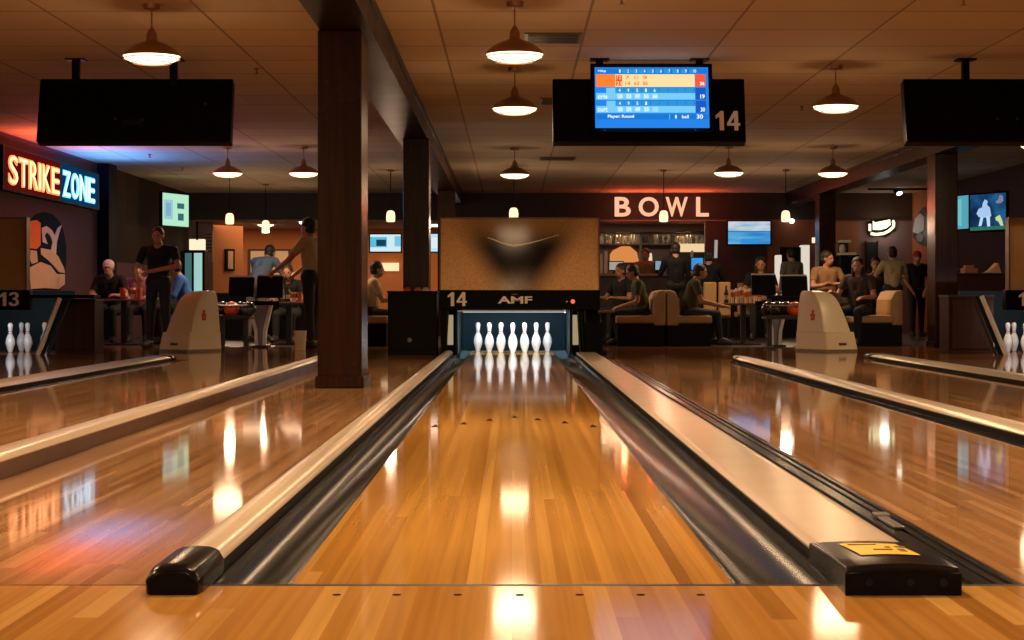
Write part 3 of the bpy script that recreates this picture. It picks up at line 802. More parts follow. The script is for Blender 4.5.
obj('sweep_bar', MB().box(-.68, .74, D + .25, D + .28, Z(312.5, D), Z(309, D)), M_black, t)
light('pin_light', 'AREA', (.02, 23.35, .66), 9, (.86, .95, 1.0), t, size=1.25, size_y=.05, rot=Euler((R(20), 0, 0)))
light('pin_light', 'AREA', (.02, 22.43, .50), 22, (.86, .95, 1.0), t, size=1.3, size_y=.10, rot=Euler((R(68), 0, 0)))
obj('pin_lamp', MB().box(-.6, .64, D - .005, D + .05, zc - .03, zc - .022), emit('pin_lamp_white', (.8, .92, 1), .9), t)
# right foot of the machine
obj('machine_foot', MB().box(X(585, D), X(603, D), D - .02, D + .12, 0, .40).box(X(583, D), X(607, D), D - .06, D + .15, 0, .05), M_black, t, bevel=.01)
obj('machine_foot', MB().box(X(441, D), X(447, D), D - .02, D + .12, 0, zc), M_black, t)
# left and right side pinsetters
def side_unit(cx, num, label, numx, s, railtop, railbot, x0, x1):
    t, D, zb_, zc = pinsetter(cx, num, label, numx, full=False, x0=x0, x1=x1)
    obj('pit_back', MB().box(min(x0, x1), max(x0, x1), 24.6, 24.7, -.1, zb_), M_teal, t)
    a, b = Vector((X(railtop[0], D), D - .04, Z(railtop[1], D))), Vector((X(railbot[0], D), D - .16, .0))
    for k in range(3):
        off = Vector((s * (-.05 * k), .05 * k, 0))
        obj('slanted_rail', MB().tube(a + off, b + off, .030 - .007 * k), [M_rail, M_teal, M_dmetal][k], t)
    return t
t = side_unit(-6.95, '13', 'pinsetter 13 cropped by the left edge, with a tan panel and slanted rails', X(0, 22.3), -1, (61, 298), (41, 0), -8.0, X(30, 22.3))
obj('ledge', MB().box(X(25, D), X(95, D), D - .04, D + .30, Z(298, D), Z(295, D)), M_black, t)
light('pin_light', 'AREA', (-6.6, 22.45, .50), 9, (.88, .95, 1.0), t, size=1.2, size_y=.10, rot=Euler((R(68), 0, 0)))
t = side_unit(7.09, '15', 'pinsetter cropped by the right edge, with a tan panel and slanted rails', X(1019, 22.3), 1, (981, 296), (1003, 0), X(1006, 22.3), 8.2)
light('pin_light', 'AREA', (6.75, 22.45, .50), 9, (.88, .95, 1.0), t, size=1.2, size_y=.10, rot=Euler((R(68), 0, 0)))
# cabinets beside the side pinsetters
def cabinet(name, px0, px1, py, D, depth, m, label, cat='cabinet'):
    x0, x1 = X(px0, D), X(px1, D); z = Z(py, D)
    t = thing(name, label, cat, ((x0 + x1) / 2, D, 0))
    obj('body', MB().box(x0, x1, D, D + depth, 0, z - .02), m, t, bevel=.006)
    obj('top', MB().box(x0 - .01, x1 + .01, D - .015, D + depth, z - .02, z), M_dmetal if m is M_cab else M_black, t)
    obj('door', MB().box(x0 + .04, x1 - .04, D - .012, D, .06, z - .06), m, t, bevel=.004)
    return t, x0, x1, z
cabinet('wooden_cabinet', 56, 95, 299, 22.6, .5, M_cab, 'dark brown cabinet beside pinsetter 13 on the left')
cabinet('wooden_cabinet', 949, 994, 295, 22.8, .5, M_cab, 'dark brown cabinet between the right pillar and the right pinsetter')
t, x0, x1, z = cabinet('black_cabinet', 388, 437, 291, 22.4, .55, M_dark, 'black cabinet with a small round badge beside pinsetter 14')
obj('badge', MB().tube((X(410, 22.4), 22.38, Z(340, 22.4)), (X(410, 22.4), 22.392, Z(340, 22.4)), .028), M_panel, t)
for px, c, lb in ((408, (.5, .05, .03), 'red'), (419, (.45, .1, .07), 'dark red'), (427, (.5, .4, .35), 'pale')):
    o = obj('folded_towel', MB().box(X(px - 4, 22.6), X(px + 3, 22.6), 22.5, 22.7, z, z + .03).box(X(px - 3, 22.6), X(px + 2, 22.6), 22.52, 22.68, z + .03, z + .045), mat('towel_' + lb.replace(' ', '_'), c, .8), bevel=.008)
    tag(o, lb + ' folded towel on top of the black cabinet', 'towel')

# ================================================================= BALL RETURN HOODS
def hood(cx, cy, yaw, s, label):
    t = thing('ball_return_hood', label, 'ball return', (cx, cy, 0), 'beige ball return hoods')
    def ring(z, w, d, ox=0, oy=0, r=.06):
        out = []
        for (sx, sy, a0) in ((1, 1, 0), (-1, 1, 90), (-1, -1, 180), (1, -1, 270)):
            for k in range(4):
                a = R(a0 + k * 30)
                out.append(((w - r) * sx + r * math.cos(a) + ox, (d - r) * sy + r * math.sin(a) + oy, z))
        return out
    S2 = s
    def rg(z, w, d): return ring(z, w, d, S2 * (.27 - w) * .85, (.32 - d) * .55, .03)
    body = MB().loft([rg(0.03, .27, .32), rg(.255, .252, .298)])
    up = MB().loft([rg(.258, .235, .278), rg(.45, .212, .245), rg(.62, .188, .205), rg(.70, .172, .18), rg(.75, .152, .155), rg(.785, .12, .115), rg(.797, .08, .07)])
    obj('base_plate', MB().loft([ring(0, .28, .33), ring(.03, .28, .33)]), mat('hood_grey', (.22, .20, .17), .4), t, local=True)
    b = obj('skirt', body, M_hood, t, local=True, smooth=50)
    c = obj('cover', up, M_hood, t, local=True, smooth=50)
    # logo on the narrow face (+x*s) and a name strip low on the wide face
    sx = s
    lo = MB()
    for (y, z, w_, h_) in ((0.0, .50, .020, .045), (.0, .43, .035, .02), (-.02, .47, .02, .025), (.025, .475, .018, .02)):
        xx = sx * (.268 - (z - .26) * .035)
        lo.box(xx - .006, xx + .006, y - .03 - w_, y - .03 + w_, z - h_, z + h_)
    obj('red_emblem', lo, mat('emblem_red', (.55, .06, .02), .5), t, local=True)
    obj('name_strip', MB().box(-.06, .06, -.322, -.300, .085, .115), mat('strip_brown', (.10, .07, .03), .4), t, local=True)
    t.rotation_euler = (0, 0, yaw)
    return t
hood(X(190, 23.9), 23.95, R(-32), 1, 'beige ball return hood on the left, beside the standing man in black')
hood(X(828, 23.9), 24.0, R(32), -1, 'beige ball return hood on the right, in front of the seated customers')

# ---- ball racks and balls
M_bo = mat('ball_orange', (.85, .11, .03), .15, coat=.5)
M_bk = mat('ball_black', (.012, .012, .014), .12, coat=.5)
M_bb = mat('ball_blue', (.05, .07, .10), .12, coat=.5)
def rack(px0, px1, D, label):
    x0, x1 = X(px0, D), X(px1, D); z = Z(317, D)
    t = thing('ball_rack', label, 'ball rack', ((x0 + x1) / 2, D, 0))
    obj('tray', MB().box(x0, x1, D - .22, D + .22, z - .03, z).box(x0, x1, D - .22, D - .20, z, z + .03), M_dmetal, t, bevel=.006)
    obj('rail', MB().tube((x0, D - .22, z + .16), (x1, D - .22, z + .16), .010), M_metal, t)
    for x in (x0 + .08, x1 - .08):
        obj('post', MB().box(x - .03, x + .03, D - .03, D + .03, 0, z - .03).box(x - .06, x + .06, D - .2, D + .2, 0, .03), M_dmetal, t)
    return z
for (a, b, D, lb, balls) in ((217, 252, 25.2, 'ball rack behind the left beige hood', ((232, 'o'), (223, 'b'), (249, 'u'), (241.5, 'b'))),
                              (764, 806, 25.2, 'ball rack behind the right beige hood', ((795, 'o'), (786, 'u'), (777, 'b'), (769, 'b')))):
    z = rack(a, b, D, lb)
    for i, (px, c) in enumerate(balls):
        D2 = D - .1 + (i % 2) * .215 if c != 'o' else D - .1
        nm = {'o': 'orange-red', 'b': 'black', 'u': 'dark blue'}[c]
        o = obj('bowling_ball', MB().ball((X(px, D2), D2, z + .1085), .108, 24), {'o': M_bo, 'b': M_bk, 'u': M_bb}[c], smooth=180)
        hl = MB()
        for dx, dz in ((-.02, .02), (.02, .02), (0, -.015)):
            v_ = Vector((dx, -.1, .04 + dz)).normalized() * .1085
            hl.tube(Vector((X(px, D2), D2, z + .1085)) + v_, Vector((X(px, D2), D2, z + .1085)) + v_ * .99, .011)
        obj('finger_hole', hl, M_dark, o)
        side = 'left' if px < 500 else 'right'
        place = {232: 'near the middle of', 223: 'at the hood end of', 241.5: 'third in line on', 249: 'at the stand end of', 795: 'touching the hood on', 786: 'just left of the orange ball on', 777: 'in the middle of', 769: 'at the left end of'}[px]
        tag(o, f'{nm} bowling ball {place} the {side} ball rack', 'bowling ball', 'bowling balls on the racks')

# ---- scoring consoles with V-shaped stands
M_edge = mat('edge_pale', (.75, .70, .62), .4)
def console(px, D, panels, label):
    x = X(px, D)
    t = thing('scoring_console', label, 'scoring console', (x, D, 0))
    M_v = mat('stand_grey', (.24, .25, .30), .35)
    for s in (-1, 1):
        a = MB()
        q = [(x + s * .03, 0), (x + s * .075, 0), (x + s * .085, .22), (x + s * .17, .60), (x + s * .13, .60), (x + s * .04, .25)]
        a.prism(q if s > 0 else q[::-1], 'Y', D - .06, D + .06)
        obj('stand_leg', a, M_rail, t)
    obj('stand_web', MB().prism([(x - .04, .02), (x + .04, .02), (x + .05, .24), (x + .14, .60), (x - .14, .60), (x - .05, .24)], 'Y', D - .03, D + .03), M_v, t)
    obj('stand_foot', MB().box(x - .13, x + .13, D - .15, D + .15, 0, .03), M_dmetal, t, bevel=.01)
    x0, x1 = X(panels[0][0], D), X(panels[-1][1], D)
    obj('arm', MB().box(x0 + .05, x1 - .05, D - .02, D + .02, .60, .66), M_black, t)
    for (p0, p1, py0, py1) in panels:
        x0, x1 = X(p0, D), X(p1, D); z0, z1 = Z(py1, D), Z(py0, D)
        pn = obj('console_screen', MB().prism([(D - .05, z0), (D + .03, z0), (D + .14, z1), (D + .04, z1)], 'X', x0, x1), M_dark, t, bevel=.01)
        obj('top_edge', MB().box(x0 + .01, x1 - .01, D + .035, D + .13, z1, z1 + .022), M_edge, pn)
    return t
console(261, 26.0, ((229, 254, 277, 297), (257, 283, 276, 298)), 'black double-screen scoring console on a V-shaped grey stand, left side')
console(776, 26.3, ((752, 776, 275, 295), (782, 808, 276, 296)), 'black double-screen scoring console on a V-shaped grey stand, right side')

# ================================================================= PEOPLE
def capsule_bm(bm, p, q, r1, r2, seg=12):
    m = MB(); m.bm.free(); m.bm = bm
    m.tube(p, q, r1, r2, seg); m.ball(p, r1, seg); m.ball(q, r2, seg)

SHIRTS = {}
def cloth(name, col): return mat('cloth_' + name, col, .85, spec=.25, var=.15, vscale=14)

def person(px, D, yaw, label, shirt, trousers=M_jblk, sit=False, seat=.45, lean=0, turn=0, armL=None, armR=None, H=1.72, skin=M_skin, hair=M_hair,
           long_hair=False, cap=None, beard=False, short_sleeve=True, xoff=0, nod=0, stride=.06, legs=True, z0=0.0, bun=False, shoulders=1.0):
    """arms: (elbow offset, hand offset) from the shoulder, x outward, y forward, z up"""
    k = H / 1.72
    t = thing('person', label, 'person', (X(px, D) + xoff, D, z0))
    bones = []   # (region, p, q, r1, r2)
    V = Vector
    hipz = seat + .10 if sit else .93 * k
    pel = V((0, 0, hipz))
    L = Matrix.Rotation(-R(lean), 3, 'X')     # forward lean about the pelvis
    up = lambda x, y, z: pel + L @ V((x * k, y * k, z * k))
    sh = .185 * shoulders
    bones += [('tr', pel + V((-.075 * k, 0, 0)), pel + V((.075 * k, 0, 0)), .112 * k, .112 * k)]
    bones += [('sh', up(0, 0, .08), up(0, -.005, .22), .118 * k, .122 * k), ('sh', up(-.05, 0, .12), up(-.06, -.005, .36), .095 * k, .105 * k),
              ('sh', up(.05, 0, .12), up(.06, -.005, .36), .095 * k, .105 * k), ('sh', up(-sh + .02, -.01, .45), up(sh - .02, -.01, .45), .062 * k, .062 * k),
              ('sh', up(-.08, -.01, .40), up(.08, -.01, .40), .10 * k, .10 * k)]
    bones += [('sk', up(0, -.01, .45), up(0, .012, .56), .064 * k, .057 * k), ('sh', up(-.11, -.012, .455), up(.11, -.012, .455), .066 * k, .066 * k)]
    hc = up(0, .035, .650)
    HR = L @ Matrix.Rotation(R(turn), 3, 'Z') @ Matrix.Rotation(-R(nod) + R(lean) * .7, 3, 'X')
    hp = lambda x, y, z: hc + HR @ V((x * k, y * k, z * k))
    # legs
    for s in (-1, 1):
        hip = pel + V((s * .09 * k, 0, -.01))
        if sit:
            knee = V((s * .12 * k, .44 * k, seat + .065)); ank = V((s * .12 * k, .44 * k + .05 * s, .09)); toe = ank + V((s * .02, .15, -.045))
        else:
            knee = V((s * .10 * k, s * stride * .5 + .02, .50 * k)); ank = V((s * .11 * k, s * stride, .09)); toe = ank + V((s * .02, .15, -.045))
        bones += [('tr', hip, knee, .088 * k, .060 * k), ('tr', knee, ank, .058 * k, .042 * k), ('fl' if s < 0 else 'fr', ank, toe, .045 * k, .034 * k), ('fl' if s < 0 else 'fr', ank + V((0, -.03, -.035)), toe, .042 * k, .034 * k)]
    # arms
    d = ((.05, .02, -.28), (.04, .10, -.52))
    for s, arm in ((-1, armL), (1, armR)):
        e, h = arm or d
        S_ = up(s * sh, -.01, .45)
        o3 = lambda v: S_ + (V((s * v[0], v[1], v[2])) * k)
        E, Hn = o3(e), o3(h)
        bones += [('us', S_, S_.lerp(E, .62), .058 * k, .047 * k), ('sl' if short_sleeve else 'us', S_.lerp(E, .62), E, .045 * k, .040 * k), ('fa', E, Hn, .039 * k, .027 * k)]
        dr = (Hn - E).normalized()
        side = dr.cross(V((0, 0, 1)));
        side = side.normalized() if side.length > .1 else V((1, 0, 0))
        if side.dot(V((s, 0, 0))) > 0: side = -side
        nrm = side.cross(dr).normalized()
        if nrm.z > 0: nrm = -nrm
        palm = Hn + dr * .075 * k
        bones += [('ha', Hn, palm, .026 * k, .026 * k), ('ha', Hn + side * .018 * k, palm + side * .022 * k, .018 * k, .017 * k), ('ha', Hn - side * .018 * k, palm - side * .022 * k, .018 * k, .017 * k)]
        for i, ln in enumerate((.062, .074, .068, .052)):
            b0 = palm + side * (.030 - .020 * i) * k
            m1 = b0 + (dr * .55 + nrm * .15) * ln * k
            m2 = m1 + (dr * .30 + nrm * .40) * ln * k
            bones += [('ha', b0, m1, .0105 * k, .0095 * k), ('ha', m1, m2, .0095 * k, .008 * k)]
        th = Hn + dr * .02 + side * .028 * k
        bones += [('ha', th, th + (side * .7 + dr * .7 + nrm * .2) * .05 * k, .012 * k, .010 * k)]
    bm = bmesh.new()
    for rg, p, q, r1, r2 in bones: capsule_bm(bm, p, q, r1, r2)
    m = MB(); m.bm.free(); m.bm = bm
    Rr = HR
    m.ball(hp(0, -.008, .022), (.077 * k, .094 * k, .100 * k), 20, Rr)       # skull
    m.ball(hp(0, .022, -.045), (.058 * k, .066 * k, .072 * k), 16, Rr)       # jaw
    m.ball(hp(0, .094, -.022), (.013 * k, .018 * k, .024 * k), 10, Rr)       # nose
    m.ball(hp(0, .082, .018), (.045 * k, .012 * k, .011 * k), 10, Rr)        # brow
    m.ball(hp(0, .083, -.062), (.022 * k, .010 * k, .010 * k), 10, Rr)       # lips
    for s in (-1, 1): m.ball(hp(s * .079, -.005, -.008), (.010 * k, .018 * k, .030 * k), 10, Rr)
    me = bpy.data.meshes.new('tmp'); bm.to_mesh(me); bm.free()
    to = bpy.data.objects.new('tmp', me); TMP.collection.objects.link(to)
    md = to.modifiers.new('r', 'REMESH'); md.mode = 'VOXEL'; md.voxel_size = .0115
    sm = to.modifiers.new('s', 'SMOOTH'); sm.factor = .5; sm.iterations = 2
    dg = scratch_graph()
    bme = bpy.data.meshes.new_from_object(to.evaluated_get(dg))
    bpy.data.objects.remove(to)
    bme.name = 'body'; bme.materials.clear(); bme.materials.append(skin)
    body = bpy.data.objects.new('body', bme); C.objects.link(body); body.parent = t
    for p in bme.polygons: p.use_smooth = True
    # region of each face by nearest bone
    segs = [(rg, p, q - p, max((q - p).length_squared, 1e-9), r1, r2) for rg, p, q, r1, r2 in bones] + [('sk', hc + V((0, 0, -.07)), V((0, 0, .11)), .0121, .09, .1)]
    nv = len(bme.vertices); co = np.empty(nv * 3); bme.vertices.foreach_get('co', co); co = co.reshape(-1, 3)
    best = np.full(nv, 9.0); ri = np.zeros(nv, int)
    for si, (rg, p, dd, l2, r1, r2) in enumerate(segs):
        rel = co - np.array(p); tt = np.clip(rel @ np.array(dd) / l2, 0, 1)
        ds = np.linalg.norm(rel - tt[:, None] * np.array(dd), axis=1) - (r1 + (r2 - r1) * tt)
        k_ = ds < best; best[k_] = ds[k_]; ri[k_] = si
    reg = [segs[i][0] for i in ri]
    def garment(name, regs, m_, off):
        b = bmesh.new(); vm = {}
        for f in bme.polygons:
            if sum(reg[i] in regs for i in f.vertices) >= 3:
                vs = []
                for i in f.vertices:
                    if i not in vm: vm[i] = b.verts.new(bme.vertices[i].co + bme.vertices[i].normal * off)
                    vs.append(vm[i])
                b.faces.new(vs)
        if not b.faces: b.free(); return
        g = obj(name, b, m_, t, local=True, smooth=180)
        s_ = g.modifiers.new('thick', 'SOLIDIFY'); s_.thickness = off * .8; s_.offset = -1
        return g
    sleeves = ('sh', 'us') if short_sleeve else ('sh', 'us', 'fa')
    garment('shirt', sleeves, shirt, .010)
    garment('trousers', ('tr',), trousers, .008)
    garment('shoe', ('fl',), M_shoe, .008); garment('shoe', ('fr',), M_shoe, .008)
    # hair
    hb = MB()
    if cap:
        cb = MB(); cb.ball(hp(0, -.008, .045), (.088 * k, .104 * k, .085 * k), 16, Rr)
        cb.ball(hp(0, .115, .035), (.06 * k, .055 * k, .010 * k), 14, Rr)
        obj('cap', cb, cap, t, local=True, smooth=180)
        hb.ball(hp(0, -.030, .005), (.083 * k, .088 * k, .070 * k), 14, Rr)
    else:
        hb.ball(hp(0, -.022, .040), (.087 * k, .100 * k, .096 * k), 20, Rr)
        hb.ball(hp(0, -.045, -.015), (.080 * k, .070 * k, .075 * k), 16, Rr)
    if long_hair:
        for s in (-1, 1): hb.ball(hp(s * .062, -.03, -.07), (.036 * k, .05 * k, .13 * k), 14, Rr)
        hb.ball(hp(0, -.07, -.10), (.085 * k, .045 * k, .15 * k), 16, Rr)
    if bun: hb.ball(hp(0, -.09, .10), (.045 * k, .045 * k, .045 * k), 14, Rr)
    obj('hair', hb, hair, t, local=True, smooth=180)
    if beard:
        obj('beard', MB().ball(hp(0, .040, -.085), (.052 * k, .058 * k, .050 * k), 16, Rr), mat('beard_grey', (.25, .20, .17), .8), t, local=True, smooth=180)
    for s in (-1, 1):
        obj('eye', MB().ball(hp(s * .030, .083, .004), (.012 * k, .008 * k, .007 * k), 8, Rr), mat('eye_dark', (.02, .015, .012), .2), t, local=True)
    t.rotation_euler = (0, 0, R(yaw))
    return t

ON_TABLE = ((.09, .10, -.25), (-.02, .33, -.24))
CROSS = ((.10, .12, -.24), (-.26, .26, -.20))
DOWN = ((.05, .03, -.28), (.03, .12, -.52))
c_black = cloth('black', (.010, .010, .012)); c_green = cloth('olive_green', (.060, .064, .030)); c_tan = cloth('tan', (.26, .15, .07)); c_cream = cloth('cream', (.50, .38, .22))
c_blue = cloth('slate_blue', (.09, .14, .24)); c_bright = cloth('bright_blue', (.05, .16, .55)); c_pink = cloth('pink', (.35, .12, .18)); c_olive = cloth('olive_tan', (.32, .27, .16)); c_red = cloth('cap_red', (.35, .03, .02))
M_khaki = mat('trouser_grey', (.13, .11, .11), .8)

person(159, 25.3, 168, 'standing man in black with one forearm across his body, left of a beige hood', c_black, armR=((.10, .05, -.26), (-.02, .26, -.40)), armL=((.12, .12, -.22), (-.22, .32, -.30)), skin=M_skin, H=1.70, turn=10, shoulders=1.2)
person(112, 28.2, 178, 'seated bearded person in a pale cap and dark top at the far left table', c_black, sit=True, lean=14, armL=ON_TABLE, armR=ON_TABLE, cap=cloth('cap_pale', (.55, .45, .5)), beard=True)
person(141, 28.9, 185, 'seated person in pink at the far left table, partly behind the man in black', c_pink, sit=True, lean=26, armL=ON_TABLE, armR=ON_TABLE)
person(188, 27.6, 100, 'seated person in a bright blue top behind the left beige hood', c_bright, sit=True, lean=15, armL=ON_TABLE, armR=ON_TABLE, short_sleeve=False)
person(256, 29.6, -30, 'person in slate blue shirt and grey trousers bending forward, seen from behind', c_blue, trousers=M_khaki, lean=34, armL=((.08, .12, -.24), (.0, .30, -.40)), armR=((.08, .12, -.24), (.02, .28, -.42)), H=1.72, shoulders=1.15)
person(313, 25.3, 62, 'standing man in a cream shirt reaching down, half hidden by the nearest pillar', c_cream, trousers=M_jblk, armR=((.06, .14, -.24), (-.02, .36, -.40)), armL=((.08, .16, -.22), (.02, .42, -.36)), H=1.84, skin=M_skin, lean=4)
person(290, 28.8, 175, 'seated dark-haired person in black at the table behind the man in cream', c_black, sit=True, armL=ON_TABLE, armR=ON_TABLE, long_hair=True, seat=.38, lean=12)
person(371, 26.9, -80, 'seated person in a cream top just right of the nearest pillar, facing right', c_cream, sit=True, armL=((.05, .12, -.26), (-.02, .36, -.24)), armR=((.05, .12, -.26), (-.02, .38, -.22)), trousers=M_jblk, seat=.38, lean=6)
person(643, 26.9, 90, 'seated man in an olive green shirt facing left on a tan bench', c_green, sit=True, lean=12, nod=12, armL=((.04, .02, -.28), (.0, .27, -.36)), armR=((.04, .0, -.28), (.02, .27, -.36)), trousers=M_jean, seat=.40, H=1.60, shoulders=1.1)
person(622, 29.9, 130, 'dark-haired woman with her hair up, behind the man facing left', c_black, sit=True, armL=ON_TABLE, armR=ON_TABLE, bun=True, seat=.40, skin=M_skin2)
person(688, 26.9, -90, 'seated man in dark green leaning forward and facing right on a tan bench', c_green, sit=True, lean=15, nod=-4, armR=((.05, .08, -.27), (.0, .40, -.34)), armL=((.05, .08, -.27), (.02, .38, -.34)), trousers=M_jean, seat=.40, H=1.64, shoulders=1.2)
person(676, 33.2, 5, 'person in black standing at the bar with back turned, between the two seated men', c_black, H=1.74, armL=((.08, .10, -.24), (-.02, .30, -.14)), short_sleeve=False)
person(646, 38.6, 165, 'person in a tan shirt behind the bar counter', c_tan, H=1.78, armR=((.08, .10, -.24), (-.05, .28, -.2)))
person(709, 33.5, -10, 'person in a dark top sitting at the bar just left of the wall television', c_black, sit=True, seat=.72, short_sleeve=False, armL=ON_TABLE, armR=ON_TABLE)
person(761, 30.4, 172, 'dark-haired woman in black facing the camera, below the blue wall television', c_black, sit=True, seat=.52, long_hair=True, armL=ON_TABLE, armR=ON_TABLE)
person(792, 35.0, 25, 'person in a grey-green shirt and black cap standing below the right glass pendant', cloth('grey_green', (.12, .14, .11)), cap=M_jblk, H=1.68)
person(827, 28.8, -165, 'man in a tan shirt with folded arms, behind the right beige hood', c_tan, sit=True, seat=.58, armL=CROSS, armR=CROSS, turn=35, shoulders=1.05)
person(860, 27.0, 150, 'woman with long dark hair seated on the tan bench right of the hood', cloth('dark_plum', (.05, .035, .035)), sit=True, seat=.44, lean=6, long_hair=True, armL=((.08, .10, -.26), (.0, .34, -.28)), armR=((.1, .12, -.24), (.1, .36, -.20)), turn=10)
person(893, 31.0, 8, 'person in an olive shirt seen from behind, below the yellow neon sign', c_olive, H=1.6, armL=((.12, .10, -.22), (.0, .28, -.24)), armR=((.12, .10, -.22), (.0, .28, -.24)), trousers=M_jblk)
person(876, 31.9, 170, 'small partly hidden person left of the person in the olive shirt', c_black, sit=True, seat=.55, armR=((.1, .14, -.2), (-.06, .26, -.02)))
person(917, 33.0, 185, 'standing person in black with a red cap just left of the right pillar', c_black, cap=c_red, H=1.58, armL=((.06, .06, -.26), (-.06, .16, -.48)), armR=((.06, .06, -.26), (-.06, .16, -.48)))

# ================================================================= LOUNGE FURNITURE
def bench(x0, x1, D0_, D1_, back_side, label, m=M_tan):
    """booth bench seen from the side; back_side -1: back at x0, +1: back at x1"""
    t = thing('booth_bench', label, 'booth bench', ((x0 + x1) / 2, (D0_ + D1_) / 2, 0))
    bx0, bx1 = (x0, x0 + .15) if back_side < 0 else (x1 - .15, x1)
    obj('base', MB().box(x0 + .02, x1 - .02, D0_ + .02, D1_ - .02, 0, .33), M_dark, t)
    sx0, sx1 = (x0 + .12, x1) if back_side < 0 else (x0, x1 - .12)
    obj('seat', MB().box(sx0, sx1, D0_, D1_, .33, .445), m, t, bevel=.03)
    s = 1 if back_side < 0 else -1
    xb = x0 if back_side < 0 else x1
    prof = [(xb, .30), (xb + s * .17, .30), (xb + s * .19, .5), (xb + s * .18, .68), (xb + s * .12, .80), (xb + s * .04, .82), (xb, .81)]
    obj('backrest', MB().prism(prof, 'Y', D0_, D1_), m, t, bevel=.02)
    return t
bench(X(616, 26.6), X(665.5, 26.6), 26.5, 27.7, 1, 'tan booth bench under the man facing left, its back against the other bench')
bench(X(666.5, 26.6), X(712, 26.6), 26.5, 27.7, -1, 'tan booth bench under the man facing right, its back against the other bench')
bench(X(855, 27), X(901, 27), 26.8, 27.9, 1, 'tan booth bench on the right under the dark-haired woman')
bench(X(352, 26.4), X(388, 26.4), 26.4, 27.5, -1, 'tan booth bench behind the nearest pillar')
def chair_back(px0, px1, py0, D, label):
    x0, x1 = X(px0, D), X(px1, D); z1 = Z(py0, D)
    t = thing('booth_chair', label, 'chair', ((x0 + x1) / 2, D, 0), 'tan high-backed chairs')
    obj('backrest', MB().box(x0, x1, D, D + .07, .42, z1), M_tan, t, bevel=.02)
    obj('seat', MB().box(x0, x1, D + .05, D + .5, .38, .47), M_tan, t, bevel=.02)
    for x in (x0 + .03, x1 - .03):
        for y in (D + .04, D + .45):
            obj('leg', MB().box(x - .018, x + .018, y - .018, y + .018, 0, .40), M_dark, t)
chair_back(704, 717, 282, 29.2, 'tan high-backed chair just right of the man facing right')
chair_back(719, 731, 282, 29.2, 'tan high-backed chair beside the row of white cups')
chair_back(738, 752, 283, 30.8, 'tan high-backed chair behind the row of white cups')

def table(px0, px1, py, D, depth, label, edge=M_panel):
    x0, x1 = X(px0, D), X(px1, D); z = Z(py, D)
    t = thing('table', label, 'table', ((x0 + x1) / 2, D + depth / 2, 0))
    obj('tabletop', MB().box(x0, x1, D, D + depth, z - .035, z), mat('table_brown', (.16, .08, .05), .3), t, bevel=.008)
    obj('pedestal', MB().box((x0 + x1) / 2 - .04, (x0 + x1) / 2 + .04, D + depth / 2 - .04, D + depth / 2 + .04, .02, z - .035), M_dmetal, t)
    obj('foot', MB().box((x0 + x1) / 2 - .25, (x0 + x1) / 2 + .25, D + depth / 2 - .2, D + depth / 2 + .2, 0, .025), M_dmetal, t, bevel=.01)
    return z
zT = table(724, 769, 303, 27.2, .7, 'table with a row of white cups on the right')
zL = table(95, 146, 299, 27.1, .55, 'table in front of the two people at the far left')
zM = table(268, 306, 302, 27.3, .6, 'table with red and white cups behind the left scoring console')
zB = table(597, 613, 311, 26.7, .7, 'table edge in front of the man facing left')
zR = table(826, 848, 302, 27.4, .55, 'small table between the hood and the dark-haired woman')

def partition(px0, px1, D, z, label):
    x0, x1 = X(px0, D), X(px1, D)
    t = thing('low_partition', label, 'partition', ((x0 + x1) / 2, D, 0))
    obj('panel', MB().box(x0, x1, D, D + .12, 0, z - .03), M_dark, t)
    obj('cap_rail', MB().box(x0 - .01, x1 + .01, D - .02, D + .14, z - .03, z), M_cab, t, bevel=.006)
partition(192, 330, 31.4, .80, 'low dark partition behind the tables on the left side of the lounge')
partition(722, 852, 32.3, .76, 'low dark partition behind the tables on the right side of the lounge')
def cup(px, D, z, h, r, m, lid, label, group):
    x = X(px, D)
    o = obj('paper_cup', MB().lathe([(r * .72, 0), (r * .8, h * .3), (r, h), (r * .93, h), (r * .7, h * .1)], x, D, z, 16), m, smooth=40)
    if lid: obj('lid', MB().lathe([(r * 1.06, h), (r * 1.06, h + .008), (r * .9, h + .014)], x, D, z, 16), lid, o)
    obj('cup_print', MB().lathe([(r * .90, h * .45), (r * .99, h * .80)], x, D, z, 16, cap=False), mat('print_rust', (.45, .12, .04), .6), o)
    tag(o, label, 'cup', group)
M_cup = mat('cup_white', (.85, .75, .62), .5); M_cupr = mat('cup_red', (.60, .10, .07), .5)
pos = ['leftmost', 'second from the left', 'third from the left', 'fourth from the left', 'fifth from the left', 'sixth from the left', 'rightmost']
for i, px in enumerate((733, 737.5, 742, 746.5, 751, 755.5, 760)):
    cup(px, 27.4 + .12 * (i % 2), zT, .20 + .02 * (i % 3), .036, M_cup, None, f'white printed cup, {pos[i]} in the row on the right table', 'white cups on the right table')
for px, m, lb in ((123, M_cupr, 'red cup left of the others on the far left table'), (133, M_cup, 'pale cup in the middle of the far left table'), (140, M_cupr, 'red cup at the right end of the far left table')):
    cup(px, 27.3, zL, .17, .045, m, None, lb, 'cups on the far left table')
for px, m, lb in ((276, M_cup, 'pale cup at the left end of the table behind the left console'), (294, M_cup, 'pale cup in the middle of the table behind the left console'), (300, M_cupr, 'red cup at the right end of the table behind the left console')):
    cup(px, 27.5, zM, .15, .042, m, None, lb, 'cups on the table behind the left console')
